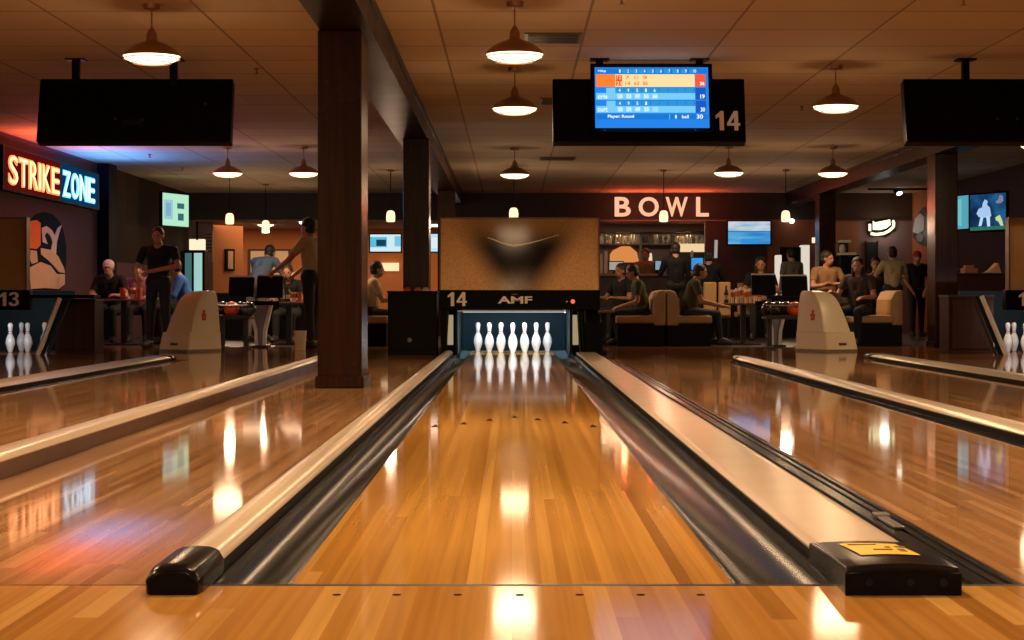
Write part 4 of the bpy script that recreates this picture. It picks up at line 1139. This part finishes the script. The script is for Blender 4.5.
def bottle(px, D, z, h, r, m, label, cat='bottle', name='bottle'):
    o = obj(name, MB().lathe([(r, 0), (r, h * .55), (r * .85, h * .65), (r * .38, h * .78), (r * .36, h), (r * .2, h)], X(px, D), D, z, 14), m, smooth=50)
    obj('bottle_label', MB().lathe([(r * 1.03, h * .2), (r * 1.03, h * .45)], X(px, D), D, z, 14, cap=False), mat('label_tan', (.5, .35, .2), .5), o)
    return tag(o, label, cat)
M_bot = mat('bottle_brown', (.03, .012, .005), .15); M_botg = mat('bottle_green', (.03, .10, .04), .15)
bottle(726.5, 27.35, zT, .26, .034, M_bot, 'brown bottle standing left of the white cups')
bottle(764.5, 27.35, zT, .24, .034, M_bot, 'brown bottle standing right of the white cups')
bottle(283, 27.5, zM, .24, .032, M_botg, 'green bottle between the cups on the table behind the left console')
bottle(288.5, 27.45, zM, .25, .032, M_bot, 'brown bottle beside the green bottle on the table behind the left console')
bottle(269, 27.5, zM, .25, .032, M_glass, 'pale bottle at the left edge of the table behind the left console')
# trainers and a cup on the floor left of the pillar
o = obj('trainer_shoe', MB().ball(P(268, 339, 30) * 1, (.10, .05, .045), 12), M_cup); o.location = (0, 0, 0)
tag(o, 'pale shoe on the floor below the left scoring console', 'shoe')
o = obj('floor_bin', MB().lathe([(.07, 0), (.09, .26), (.08, .26), (.06, .02)], X(300.5, 24.6), 24.6, 0, 16), M_hood, smooth=40)
tag(o, 'small beige bin on the floor left of the nearest pillar', 'bin')

# ================================================================= BAR
t = thing('bar_counter', 'long wooden bar counter below the red BOWL sign', 'bar counter', (X(640, 37), 37, 0))
zc_ = Z(273.5, 37)
obj('counter_front', MB().box(X(596, 37), X(722, 37), 37.05, 37.6, 0, zc_ - .06), mat('bar_front', (.035, .018, .012), .5), t)
obj('counter_top', MB().box(X(596, 37), X(724, 37), 36.9, 37.75, zc_ - .06, zc_), mat('bar_top', (.22, .09, .05), .3), t, bevel=.01)
# back bar
BD = 42.5
t = thing('back_bar', 'back bar shelving with lit glassware behind the bar counter', 'shelving', (X(650, BD), BD, 0))
M_shelf = mat('shelf_dark', (.03, .02, .015), .4)
x0, x1 = X(600, BD), X(711, BD)
obj('back_panel', MB().box(x0, x1, BD + .40, BD + .46, 0, 2.44), mat('bar_back', (.05, .025, .018), .5), t)
obj('shelf', MB().box(x0, x1, BD, BD + .40, Z(243.5, BD) - .03, Z(243.5, BD)), M_shelf, t)
obj('shelf', MB().box(x0, x1, BD, BD + .40, Z(232, BD), Z(232, BD) + .03), M_shelf, t)
obj('valance', MB().box(x0, X(722, BD), BD - .02, BD, Z(232, BD) + .03, 2.46), mat('valance_brown', (.22, .10, .07), .5), t)
for px in (641, 674, 707):
    obj('upright', MB().box(X(px, BD) - .03, X(px, BD) + .03, BD + .01, BD + .40, 0, 2.2), M_shelf, t)
obj('lower_counter', MB().box(x0, x1, BD - .2, BD + .4, .9, 1.15), M_shelf, t)
zs = Z(243.5, BD)
gm = [mat('glass_cream', (.62, .55, .42), .15), mat('glass_dim', (.15, .13, .11), .15), mat('glass_bright', (.85, .7, .45), .15)]
GP = [(605, 1), (609, 0), (614, 1), (619, 2), (623, 2), (628, 0), (633, 0), (645, 1), (650, 1), (656, 0), (661, 1), (666, 1), (671, 1), (680, 2), (684.5, 2), (689, 0), (694, 1), (699, 1)]
for i, (px, g) in enumerate(GP):
    sec = 'left' if px < 641 else 'middle' if px < 674 else 'right'
    h = .17 + .04 * (i % 3 == 0)
    o = obj('bar_glass', MB().lathe([(.035, 0), (.04, .01), (.012, .03), (.012, .07), (.045, .11), (.05, h), (.045, h)] if i % 2 else [(.035, 0), (.045, h), (.04, h), (.03, .01)], X(px, BD + .1), BD + .1, zs, 12), gm[g], smooth=40)
    tag(o, f'glass on the {sec} section of the upper bar shelf', 'glass', f'glasses on the {sec} section of the bar shelf')
for px in (620, 683):
    light('shelf_light', 'AREA', (X(px, BD), BD + .12, Z(233, BD) - .01), 14, (1, .75, .45), None, size=1.0, size_y=.08)
# lit things in the bar
o = obj('lit_arch', MB().prism([(X(611, BD) , Z(262, BD)), (X(640, BD), Z(262, BD)), (X(638, BD), Z(252, BD)), (X(631, BD), Z(246, BD)), (X(622, BD), Z(246, BD)), (X(614, BD), Z(250, BD)), (X(611, BD), Z(254, BD))], 'Y', BD + .25, BD + .38), emit('arch_orange', (1.0, .36, .10), .75))
tag(o, 'orange glowing arched light box at the left of the back bar', 'light box')
o = obj('light_box', MB().box(X(678, BD), X(706, BD), BD - .1, BD - .02, Z(252, BD), Z(243.8, BD)), emit('box_cream', (1.0, .72, .38), .95))
tag(o, 'long cream light box under the right bar shelf', 'light box')
light('bar_light', 'AREA', (X(650, 41), 40.6, 2.40), 75, (1, .64, .38), None, size=2.2, size_y=.5)
M_paper = mat('paper_white', (.75, .72, .62), .5)
for (px0, px1, py0, py1, D, m, nm, cat, lb) in [
    (600.5, 603, 254, 271, 37.3, M_paper, 'paper_roll', 'paper roll', 'tall white roll at the left end of the bar counter'),
    (604.5, 608, 251, 272, 37.4, M_cup, 'cup_stack', 'cup stack', 'stack of pale cups at the left end of the bar counter'),
    (649, 652.5, 253, 264, 42.3, emit('lit_bottle', (1, .85, .6), .8), 'lit_bottle', 'bottle', 'glowing white bottle in the middle of the back bar'),
    (686, 689, 252, 266, 38.4, M_paper, 'beer_tap', 'beer tap', 'white beer tap handle behind the person in black')]:
    x0, x1 = X(px0, D), X(px1, D); r = (x1 - x0) / 2
    z0, z1 = (zc_ if D < 38 else Z(py1, D)), Z(py0, D)
    if nm == 'beer_tap': z0 = zc_
    if nm == 'lit_bottle': z0 = 1.15
    o = obj(nm, MB().lathe([(r * .8, 0), (r, (z1 - z0) * .2), (r, (z1 - z0) * .85), (r * .7, z1 - z0)], (x0 + x1) / 2, 37.35 if nm == 'beer_tap' else D, z0, 14), m, smooth=50)
    tag(o, lb, cat)
def till(px0, px1, py0, D, zb0, label, scr_col):
    x0, x1 = X(px0, D), X(px1, D); z1 = Z(py0, D)
    t = thing('till_screen', label, 'till', ((x0 + x1) / 2, D, zb0))
    obj('screen_shell', MB().box(x0, x1, D, D + .06, zb0 + .06, z1), M_black, t, bevel=.005)
    obj('screen', MB().box(x0 + .015, x1 - .015, D - .004, D, zb0 + .08, z1 - .02), scr_col, t)
    obj('stand', MB().box((x0 + x1) / 2 - .06, (x0 + x1) / 2 + .06, D + .0, D + .08, zb0, zb0 + .07), M_black, t)
till(609, 624, 261, 37.3, zc_, 'pale till screen on the bar counter at the left', emit('till_pale', (.65, .62, .48), .6))
till(655, 662, 260, 37.3, zc_, 'small bluish till screen beside the person in tan', emit('till_blue', (.35, .6, .7), .6))
till(691, 704, 257, 37.3, zc_, 'blue till screen right of the person in black', emit('till_bright_blue', (.05, .35, .85), .9))
# bar stools-ish: hanging white tube beside the bar
o = obj('wall_lamp', MB().tube(P(716, 258, 39.3), P(716.5, 240, 39.3), .035), emit('tube_grey', (.8, .7, .65), .5))
tag(o, 'thin vertical pale tube light left of the blue wall television', 'tube light')
o = obj('wall_lamp', MB().tube(P(814, 243, 39.3), P(814, 237.5, 39.3), .04), emit('tube_warm', (1, .75, .5), 1.2))
tag(o, 'tiny warm wall lamp left of the distant right pillar', 'wall lamp')

# ================================================================= SIGNS
# neon on the left wall
t = thing('neon_sign', 'STRIKE ZONE neon sign on the left wall, orange and pale blue letters', 'neon sign', (-7.05, 28, 2.5))
obj('sign_box', MB().box(-7.05, -6.93, 24.75, 30.55, 2.18, 2.80), M_black, t, bevel=.01)
obj('sign_halo', MB().box(-6.93, -6.925, 24.85, 27.87, 2.20, 2.78), emit('face_halo_red', (.30, .02, .012), .30), t)  # halo of the orange letters put into the face as weak red emission
obj('sign_halo', MB().box(-6.93, -6.925, 27.87, 30.45, 2.20, 2.78), emit('face_halo_blue', (.01, .10, .26), .35), t)  # blue letters' halo, likewise put into the face colour
M_ns = emit('neon_orange', (1.0, .20, .06), 2.2); M_nz = emit('neon_blue', (.12, .60, 1.0), 1.9)
M_nsc = emit('neon_core_orange', (1.0, .50, .24), 2.4); M_nzc = emit('neon_core_blue', (.60, .93, 1.0), 1.9)
def sign_letters(word, y0, y1, m, mcore):
    ws = [{'I': .35, 'S': .95}.get(c, 1) for c in word]; tot = sum(ws); gap = .10
    y = y0; per = (y1 - y0) / tot
    for c, w_ in zip(word, ws):
        ww = per * w_
        l = letters('neon_letter', c, m, t, (-6.92, y + ww * .06, 2.265), (0, 1, 0), (0, 0, 1), ww * .86 if c != 'I' else ww * .6, .42, .012, .028)
        letters('neon_core', c, mcore, l, (-6.905, y + ww * .09, 2.285), (0, 1, 0), (0, 0, 1), ww * .80 if c != 'I' else ww * .5, .38, .006, -.004)
        y += ww
sign_letters('STRIKE', 24.95, 27.8, M_ns, M_nsc)
sign_letters('ZONE', 27.95, 30.15, M_nz, M_nzc)
light('neon_glow', 'AREA', (-6.5, 26.2, 2.25), 55, (1, .14, .06), t, size=.3, size_y=3.0, rot=Euler((0, R(-165), 0)))
light('neon_glow', 'AREA', (-6.45, 28.9, 2.15), 85, (.06, .26, 1), t, size=.3, size_y=2.2, rot=Euler((0, R(-165), 0)))
# BOWL
t = thing('bowl_sign', 'red backlit BOWL letters on the black header wall', 'sign', (X(662, HD), HD, 2.7))
M_bwl = emit('bowl_peach', (1.0, .46, .27), 1.25)
Db = HD - .09
for c, a, b in (('B', 615, 631), ('O', 639, 659), ('W', 666, 688), ('L', 696.5, 709)):
    l = letters('sign_letter', c, M_bwl, t, (X(a, Db), Db, Z(216.5, Db)), (1, 0, 0), (0, 0, 1), X(b, Db) - X(a, Db), 19.5 * Db / F, .03, .02)
for px in (623, 649, 677, 702):
    light('letter_glow', 'POINT', (X(px, HD - .16), HD - .75, 2.66), 13, (1, .13, .05), t, size=.06)
# neon on right wall back
t = thing('neon_script_sign', 'yellow-white neon script sign on the mauve wall at the right', 'neon sign', P(882, 227, HD - .05))
Dn = HD - .04
obj('sign_backing', MB().prism([(X(868.5, Dn), Z(231, Dn)), (X(871, Dn), Z(235.5, Dn)), (X(886, Dn), Z(236, Dn)), (X(895, Dn), Z(230, Dn)), (X(895, Dn), Z(221, Dn)), (X(889, Dn), Z(218.5, Dn)), (X(872, Dn), Z(220.5, Dn)), (X(868.5, Dn), Z(223, Dn))], 'Y', Dn, Dn + .05), M_black, t)
Mn = emit('neon_yellow', (1.0, .95, .55), 2.0)
pts = [(869.5, 224), (870.5, 231), (873.5, 221), (873.5, 228), (890, 220), (888, 226), (880, 229.5), (873, 230.5)]
obj('neon_panel', MB().prism([(X(a, Dn), Z(b, Dn)) for a, b in [(873, 221), (875, 222.5), (890, 219.5), (890.5, 225), (886, 228.5), (880, 230), (873, 229.8)]], 'Y', Dn - .04, Dn - .01), Mn, t)
sw_ = MB(); q = [(871, 233.5), (876, 234.5), (884, 233.5), (889, 231), (893.5, 227), (894, 222), (892.5, 221)]
for a, b in zip(q, q[1:]): sw_.tube((X(a[0], Dn), Dn - .02, Z(a[1], Dn)), (X(b[0], Dn), Dn - .02, Z(b[1], Dn)), .03)
sw_.tube((X(870, Dn), Dn - .02, Z(231, Dn)), (X(870, Dn), Dn - .02, Z(224, Dn)), .028)
obj('neon_tube', sw_, Mn, t)
light('neon_glow', 'POINT', (X(882, HD), HD - .3, Z(229, HD)), 4, (.85, .85, .8), t, size=.1)

# ================================================================= TVs
def screen_mat(name, cols, scale, strength=1.0, detail=2, stretch=(1, 1, 1), seed=0):
    m = bpy.data.materials.new(name); m.use_nodes = True
    nt = m.node_tree; nt.nodes.clear()
    o = nt.nodes.new('ShaderNodeOutputMaterial'); e = nt.nodes.new('ShaderNodeEmission')
    tc = nt.nodes.new('ShaderNodeTexCoord'); mp = nt.nodes.new('ShaderNodeMapping'); mp.inputs['Scale'].default_value = stretch
    mp.inputs['Location'].default_value = (seed, seed * 1.7, seed * .3)
    n = nt.nodes.new('ShaderNodeTexNoise'); n.inputs['Scale'].default_value = scale; n.inputs['Detail'].default_value = detail
    cr = nt.nodes.new('ShaderNodeValToRGB'); el = cr.color_ramp.elements
    while len(el) < len(cols): el.new(.5)
    for i, c in enumerate(cols):
        el[i].position = .32 + .36 * i / (len(cols) - 1); el[i].color = (*c, 1)
    nt.links.new(tc.outputs['Object'], mp.inputs[0]); nt.links.new(mp.outputs[0], n.inputs['Vector']); nt.links.new(n.outputs['Fac'], cr.inputs[0])
    nt.links.new(cr.outputs[0], e.inputs[0]); e.inputs[1].default_value = strength; nt.links.new(e.outputs[0], o.inputs[0])
    return m
def tv(px0, px1, py0, py1, D, label, m, yaw=0, bez=.03, wreal=None, art=None, mount=None):
    c = P((px0 + px1) / 2, (py0 + py1) / 2, D)
    w = wreal or (px1 - px0) * D / F; h = (py1 - py0) * D / F
    t = thing('television', label, 'television', c)
    t.rotation_euler = (0, 0, R(yaw))
    obj('bezel', MB().box(-w / 2 - bez, w / 2 + bez, 0, .06, -h / 2 - bez, h / 2 + bez), M_black, t, local=True, bevel=.006)
    s = obj('screen', MB().box(-w / 2, w / 2, -.004, 0, -h / 2, h / 2), m, t, local=True)
    if art:
        for k, (rects, mm, nm) in enumerate(art):
            for rc in rects:
                if not isinstance(rc[0], tuple):
                    bb = MB().box(-w / 2 + rc[0] * w, -w / 2 + rc[2] * w, -.006 - .001 * k, -.004, h / 2 - rc[3] * h, h / 2 - rc[1] * h)
                else:
                    bb = MB().prism([(-w / 2 + a * w, h / 2 - b * h) for a, b in rc], 'Y', -.006 - .001 * k, -.004)
                obj(nm, bb, mm, s, local=True)
    obj('bracket', MB().box(-.08, .08, .06, .16 if mount is None else mount, -.08, .08), M_black, t, local=True)
    return t
E = emit
tv(728.5, 770.5, 221.5, 244, HD - .22, 'blue and white television on the dark wall right of the BOWL sign', screen_mat('tv_blue', [(.02, .20, .60), (.12, .45, .75), (.45, .65, .85)], 1.2, 1.0, 3, (.5, 1, 3.5), 2),
   art=[([(0, .0, 1, .42)], screen_mat('tv_pale', [(.25, .50, .75), (.55, .65, .75), (.75, .8, .88)], 3, .95, 2, (.7, 1, 3)), 'picture_band'), ([(.0, .42, 1, .47)], E('tv_line', (.03, .22, .5), .9), 'picture_line'), ([(.3, .78, .7, .98)], E('tv_blue2', (.03, .30, .75), 1), 'picture_patch')])
tv(370.5, 401, 234.5, 251.5, 40.5, 'television with a white and blue picture between the two nearest pillars', E('tv_white', (.70, .88, .95), 1.0),
   art=[([(.0, .15, .55, .75)], E('tv_aqua', (.12, .55, .75), 1), 'picture_patch'), ([(.2, .3, .52, .68)], E('tv_navy', (.01, .05, .10), 1), 'picture_patch'), ([(.8, .1, 1, .7)], E('tv_sky', (.2, .6, .85), 1), 'picture_patch')])
tv(431, 458, 234, 251.5, 40.5, 'television half hidden behind the tan masking panel', E('tv_ice', (.55, .82, .95), 1.0), art=[([(.02, .2, .3, .8)], E('tv_white2', (.8, .92, .98), 1), 'picture_patch')])
# green-lit TV on left wall
tv(164.5, 187.5, 194, 226, 34.5, 'green-white television mounted high on the left wall', E('tv_mint', (.50, .90, .62), 1.0), yaw=70, wreal=.95,
   art=[([(.05, .2, .38, .8)], E('tv_grey', (.35, .62, .70), 1), 'picture_patch'), ([(.55, .28, .82, .45), (.58, .6, .8, .82)], E('tv_dark', (.04, .16, .18), 1), 'picture_patch'), ([(.12, .3, .3, .7)], E('tv_blue3', (.25, .45, .62), 1), 'picture_patch')], mount=.25)
light('tv_glow', 'AREA', P(180, 212, 34.0), 1.5, (.5, 1, .7), None, size=.8, size_y=.5, rot=Euler((R(90), 0, R(50))))
# right wall TVs
tv(972, 1004.5, 194, 230, 32.3, 'television showing a blue and white sports scene on the right wall', screen_mat('tv_sport', [(.005, .02, .06), (.01, .06, .16), (.02, .13, .30)], 3, 1.0, 3, (1, 1, 1), 5), yaw=-65, wreal=.95,
   art=[([[(.18, .52), (.24, .40), (.34, .36), (.36, .24), (.42, .14), (.50, .20), (.48, .30), (.56, .38), (.60, .62), (.50, .66), (.34, .64), (.24, .62)]], E('tv_figure', (.42, .62, .92), 1), 'picture_figure'),
        ([[(.30, .62), (.38, .63), (.32, .88), (.24, .88)], [(.46, .62), (.56, .62), (.57, .93), (.49, .93)]], E('tv_leg', (.55, .75, .95), 1), 'picture_figure'),
        ([[(.72, .66), (.84, .60), (.90, .74), (.95, .93), (.88, .93), (.80, .78), (.73, .74)]], E('tv_yellow', (.60, .72, .35), 1), 'picture_patch'),
        ([[(.72, .22), (.80, .18), (.84, .05), (.92, .08), (.94, .22), (.86, .28), (.76, .28)]], E('tv_flesh', (.26, .24, .42), .9), 'picture_figure'),
        ([(.0, .90, 1.0, 1.0)], E('tv_turf', (.03, .16, .12), 1), 'picture_band')], mount=.9)
tv(957.5, 963.5, 196, 229, 34.0, 'narrow sliver of a teal television just right of the dark right pillar', E('tv_teal', (.10, .45, .55), .9), yaw=-74, wreal=.6, art=[([(.3, .1, .6, .9)], E('tv_teal2', (.2, .6, .65), .9), 'picture_patch')], mount=.6)

# ================================================================= LEFT SIDE DETAILS
# mural on the left wall: rounded dark shape with orange and pale shapes
t = thing('wall_mural', 'dark oval painted mural with an orange patch below the neon sign', 'mural', (-7.04, 27.4, 1.3))
def on_wall(pts, m, lift, nm='mural_shape'):
    # px,py -> point on the left wall plane
    out = []
    for px, py in pts:
        D_ = -7.05 * F / (px - 512.3)
        out.append((D_, Z(py, D_)))
    obj(nm, MB().prism(out, 'X', -7.05, -7.05 + lift), m, t)
M_mn = mat('mural_navy', (.006, .012, .020), .8, spec=.03); M_mo = mat('mural_orange', (.75, .17, .05), .8, spec=.05); M_ms = mat('mural_flesh', (.60, .38, .26), .8, spec=.05); M_mw = mat('mural_grey', (.60, .48, .50), .8, spec=.05)
on_wall([(28, 290), (27, 232), (30, 220), (36, 214), (44, 212), (52, 214), (59, 221), (63, 230), (66, 245), (66, 262), (64, 278), (60, 290)], M_mn, .010, 'mural_ground')
on_wall([(28, 248), (27, 230), (30, 221), (36, 220), (40, 223), (40, 245), (36, 249)], M_mo, .016)
on_wall([(41, 228), (46, 226), (49, 230), (50, 236), (46, 232), (44, 236), (47, 244), (42, 242)], M_mw, .016)
on_wall([(47, 227), (51, 230), (54, 236), (57, 228), (61, 225), (58, 234), (56, 242), (55, 256), (50, 252), (52, 242), (49, 234)], M_mw, .020)
on_wall([(30, 250), (36, 251), (37, 262), (31, 264), (29, 258)], M_ms, .018)
on_wall([(40, 248), (50, 250), (57, 256), (63, 268), (64, 273), (58, 272), (53, 266), (47, 260), (40, 254)], M_ms, .022)
on_wall([(28, 268), (40, 262), (50, 266), (56, 274), (64, 274), (64, 284), (58, 289), (44, 288), (30, 289)], M_ms, .020)

# cooler and lit sign in the back left
t = thing('drinks_cooler', 'tall drinks cooler with lit glass doors in the back left corner', 'cooler', (X(197, 38.7), 38.7, 0))
Dk = 38.7
obj('body', MB().box(X(184, Dk), X(205, Dk), Dk, Dk + .5, 0, Z(250, Dk)), M_black, t, bevel=.01)
obj('door', MB().box(X(194.5, Dk), X(202.5, Dk), Dk - .03, Dk, .25, Z(253, Dk)), emit('cooler_glow', (.50, .85, .80), .75), t, label='lit glass door')
obj('door', MB().box(X(185.5, Dk), X(192, Dk), Dk - .03, Dk, .25, Z(253, Dk)), emit('cooler_dim', (.10, .25, .24), .6), t, label='dim glass door')
o = obj('light_box', MB().box(X(189, Dk), X(204, Dk), Dk + .05, Dk + .25, Z(250, Dk), Z(239, Dk)), emit('lit_cream', (1, .80, .55), 1.2), bevel=.01)
tag(o, 'cream light box standing on top of the drinks cooler', 'light box')
o = obj('globe_light', MB().ball(P(181.5, 242.5, 40), (.07, .07, .10), 14), emit('globe_cool', (.75, .9, 1), 1.4), smooth=180)
tag(o, 'small cool white globe lamp left of the cream light box', 'lamp')
t = thing('menu_board', 'pale menu board with dark rows on the wall right of the cooler', 'menu board', P(209, 240, 42.1))
Dm = 42.12
obj('board', MB().box(X(204, Dm), X(213, Dm), Dm, Dm + .06, Z(262, Dm), Z(231, Dm)), mat('menu_pale', (.42, .34, .30), .6), t)
for k in range(6):
    obj('menu_row', MB().box(X(205, Dm), X(212, Dm), Dm - .008, Dm, Z(235 + k * 3.4, Dm), Z(233.6 + k * 3.4, Dm)), mat('menu_dark', (.10, .06, .05), .6), t)
# picture frame on the orange return wall
t = thing('picture_frame', 'narrow dark framed picture on the orange wall at the back left', 'picture', P(228, 262, 42.0))
Df = 41.85
t.location = (-6.632, 42.594, Z(260, 42.6))
fx = t.location
Mf = Matrix.Rotation(R(52), 4, 'Z')
hh = 11 * 42.5 / F
obj('frame', MB().box(-.14, .14, -.05, -.001, -hh, hh, Mf), M_dark, t, local=True)
obj('picture', MB().box(-.08, .08, -.06, -.05, -hh + .05, hh - .05, Mf), mat('picture_cream', (.65, .42, .22), .6), t, local=True)
# framed board in back room
t = thing('wall_board', 'wide pale board in a dark frame on the orange back room wall', 'board', P(270, 264, BK - .05))
Dw = BK - .06
obj('frame', MB().box(X(248, Dw), X(291, Dw), Dw, Dw + .06, Z(285, Dw), Z(249, Dw)), mat('frame_brown', (.05, .02, .01), .5), t)
obj('board_panel', MB().box(X(251, Dw), X(288.5, Dw), Dw - .01, Dw, Z(284, Dw), Z(251, Dw)), mat('board_cream', (.85, .66, .42), .6), t)
o = obj('light_box', MB().box(X(381.5, BK - .1), X(399, BK - .1), BK - .12, BK, Z(271, BK), Z(263, BK)), emit('box_yellow', (1, .70, .38), 1.3))
tag(o, 'small cream light box low on the back wall between the two nearest pillars', 'light box')
# back room fixtures
for px, D, lb in ((305, 41.5, 'small ceiling light at the doorway of the back room behind the man in cream'), (436, 43.0, 'small ceiling light above the half hidden television')):
    o = obj('ceiling_light', MB().lathe([(.10, -.05), (.13, -.02), (.13, 0)], X(px, D), D, 2.46, 16), emit('ceil_white', (1, .85, .65), 3.5)); tag(o, lb, 'ceiling light')
o = obj('flared_lamp', MB().lathe([(.05, -.20), (.09, -.19), (.09, -.05), (.19, -.02), (.19, 0)], X(266, 43), 43, 2.455, 20), emit('ceil_warm', (1, .72, .42), 3.2)); tag(o, 'glowing flared ceiling lamp in the orange back room', 'ceiling light')
for px in (200, 262, 330, 420, 500):
    light('room_light', 'AREA', (X(px, 43), 43.4, 2.42), 34, (1, .64, .38), None, size=1.6, size_y=2.4)
# pole hanging near cooler
o = obj('hanging_pole', MB().tube(P(197.5, 222, 38.5), P(197.5, 240, 38.5), .025), M_dark); tag(o, 'thin dark pole hanging from the header right of the green television', 'pole')

# ================================================================= RIGHT SIDE DETAILS
# coffee machine / display on black cabinet
t, x0, x1, z = cabinet('black_cabinet', 841, 859, 255, 34.5, .6, M_dark, 'tall black cabinet with a white appliance on top, behind the dark-haired woman')
t = thing('coffee_machine', 'white and dark coffee machine on the tall black cabinet', 'coffee machine', (X(848, 34.6), 34.7, z))
obj('base', MB().box(X(840, 34.6), X(857, 34.6), 34.6, 34.95, z, z + .05), M_paper, t, bevel=.01)
obj('body', MB().box(X(838, 34.6), X(850, 34.6), 34.7, 34.95, z + .05, z + .24), mat('machine_brown', (.08, .04, .03), .4), t, bevel=.02)
obj('carafe', MB().lathe([(.05, 0), (.07, .05), (.06, .12), (.035, .15)], X(844, 34.5), 34.62, z + .05, 16), M_glass, t, smooth=40)
obj('top', MB().box(X(841, 34.6), X(852, 34.6), 34.65, 34.95, z + .24, z + .29), M_paper, t, bevel=.01)
# door recess
t = thing('wall_panel', 'narrow dark green doorway panel on the mauve wall', 'panel', P(872, 255, HD))
obj('panel_leaf', MB().box(X(866.5, HD), X(877, HD), HD - .03, HD + .02, 0, Z(242, HD)), mat('panel_green', (.012, .03, .026), .5), t)
obj('panel_frame', MB().box(X(865.5, HD), X(866.5, HD), HD - .05, HD + .02, 0, Z(241, HD)).box(X(877, HD), X(878, HD), HD - .05, HD + .02, 0, Z(241, HD)), M_cab, t)
# white appliances near px 780-810
t = thing('kiosk', 'white lit kiosk with a dark screen behind the person in the black cap', 'kiosk', (X(797, 36.5), 36.5, 0))
Dq = 36.5
obj('side_panel', MB().box(X(802, Dq), X(810, Dq), Dq, Dq + .3, .5, Z(245, Dq)), emit('kiosk_white', (1, .88, .72), .8), t, bevel=.01)
obj('side_panel', MB().box(X(777, Dq), X(782, Dq), Dq, Dq + .3, .5, Z(255, Dq)), emit('kiosk_white', (1, .88, .72), .8), t, bevel=.01)
obj('screen_shell', MB().box(X(781, Dq), X(803, Dq), Dq + .1, Dq + .2, .9, Z(247, Dq)), M_black, t, bevel=.01)
obj('base', MB().box(X(777, Dq), X(810, Dq), Dq, Dq + .3, 0, .5), M_dark, t)
# poster on the orange right wall
t = thing('wall_poster', 'cut-out poster of white bowling pins on the orange wall left of the right pillar', 'poster', (8.69, 37.8, 1.9))
def on_rwall(pts, m, lift, nm):
    out = []
    for px, py in pts:
        D_ = 8.7 * F / (px - 512.3); out.append((D_, Z(py, D_)))
    obj(nm, MB().prism(out, 'X', 8.7 - lift, 8.7), m, t)
on_rwall([(914, 236), (917, 222), (920, 212), (925, 207), (931, 210), (932, 245), (924, 246), (918, 242)], mat('poster_dark', (.04, .04, .05), .5), .02, 'poster_ground')
on_rwall([(914.5, 232), (917, 219), (922, 213), (926, 217), (926, 230), (920, 234)], mat('poster_white', (.65, .65, .68), .5), .035, 'poster_shape')
on_rwall([(918, 236), (922, 233), (926, 236), (924, 242), (919, 241)], mat('poster_grey', (.3, .3, .33), .5), .035, 'poster_shape')
# a counter and paper at the far right
cabinet('low_counter', 953, 1012, 273, 28.5, .5, M_cab, 'low dark counter behind the right pinsetter rails', 'counter')
o = obj('paper_cone', MB().prism([(X(984, 28.7), Z(273, 28.5)), (X(1000, 28.7), Z(273, 28.5)), (X(997, 28.7), Z(263, 28.7)), (X(990, 28.7), Z(270, 28.7))], 'Y', 28.6, 28.85), mat('paper_tan', (.60, .36, .16), .6)); tag(o, 'tan folded paper on the low counter at the far right', 'paper')
o = obj('paper_bag', MB().box(X(963, 28.7), X(977, 28.7), 28.6, 28.85, Z(273, 28.5), Z(268, 28.5)).box(X(965, 28.7), X(974, 28.7), 28.65, 28.8, Z(268, 28.5), Z(265, 28.5)), mat('bag_rust', (.30, .11, .07), .6), bevel=.01); tag(o, 'rust-coloured bag on the low counter just right of the dark pillar', 'bag')
bottle(956, 28.65, Z(273, 28.5), .2, .04, M_botg, 'green bottle on the low counter beside the dark pillar')

# general ambience of the lounge ceiling downlights (small cans beyond the beam rows)
bpy.data.scenes.remove(TMP)
# ================================================================= WORLD, CAMERA, RENDER
w = bpy.data.worlds.new('World'); bpy.context.scene.world = w; w.use_nodes = True
w.node_tree.nodes['Background'].inputs[0].default_value = (.5, .35, .25, 1)
w.node_tree.nodes['Background'].inputs[1].default_value = .006
cam = bpy.data.cameras.new('Camera'); cam.sensor_width = 36; cam.lens = F / 1024 * 36
cam.shift_y = -20 / 1024; cam.shift_x = 0; cam.clip_end = 200
co = bpy.data.objects.new('Camera', cam); C.objects.link(co)
co.location = (0, 0, CAMZ); co.rotation_euler = (R(90), 0, 0)
sc = bpy.context.scene; sc.camera = co
sc.view_settings.view_transform = 'Standard'; sc.view_settings.look = 'None'; sc.view_settings.gamma = 1
sc.view_settings.use_curve_mapping = False
sc.view_settings.exposure = -0.1
cy = sc.cycles
cy.use_denoising = True; cy.max_bounces = 8; cy.diffuse_bounces = 4; cy.glossy_bounces = 4; cy.sample_clamp_indirect = 4; cy.use_light_tree = True
cy.caustics_reflective = False; cy.caustics_refractive = False
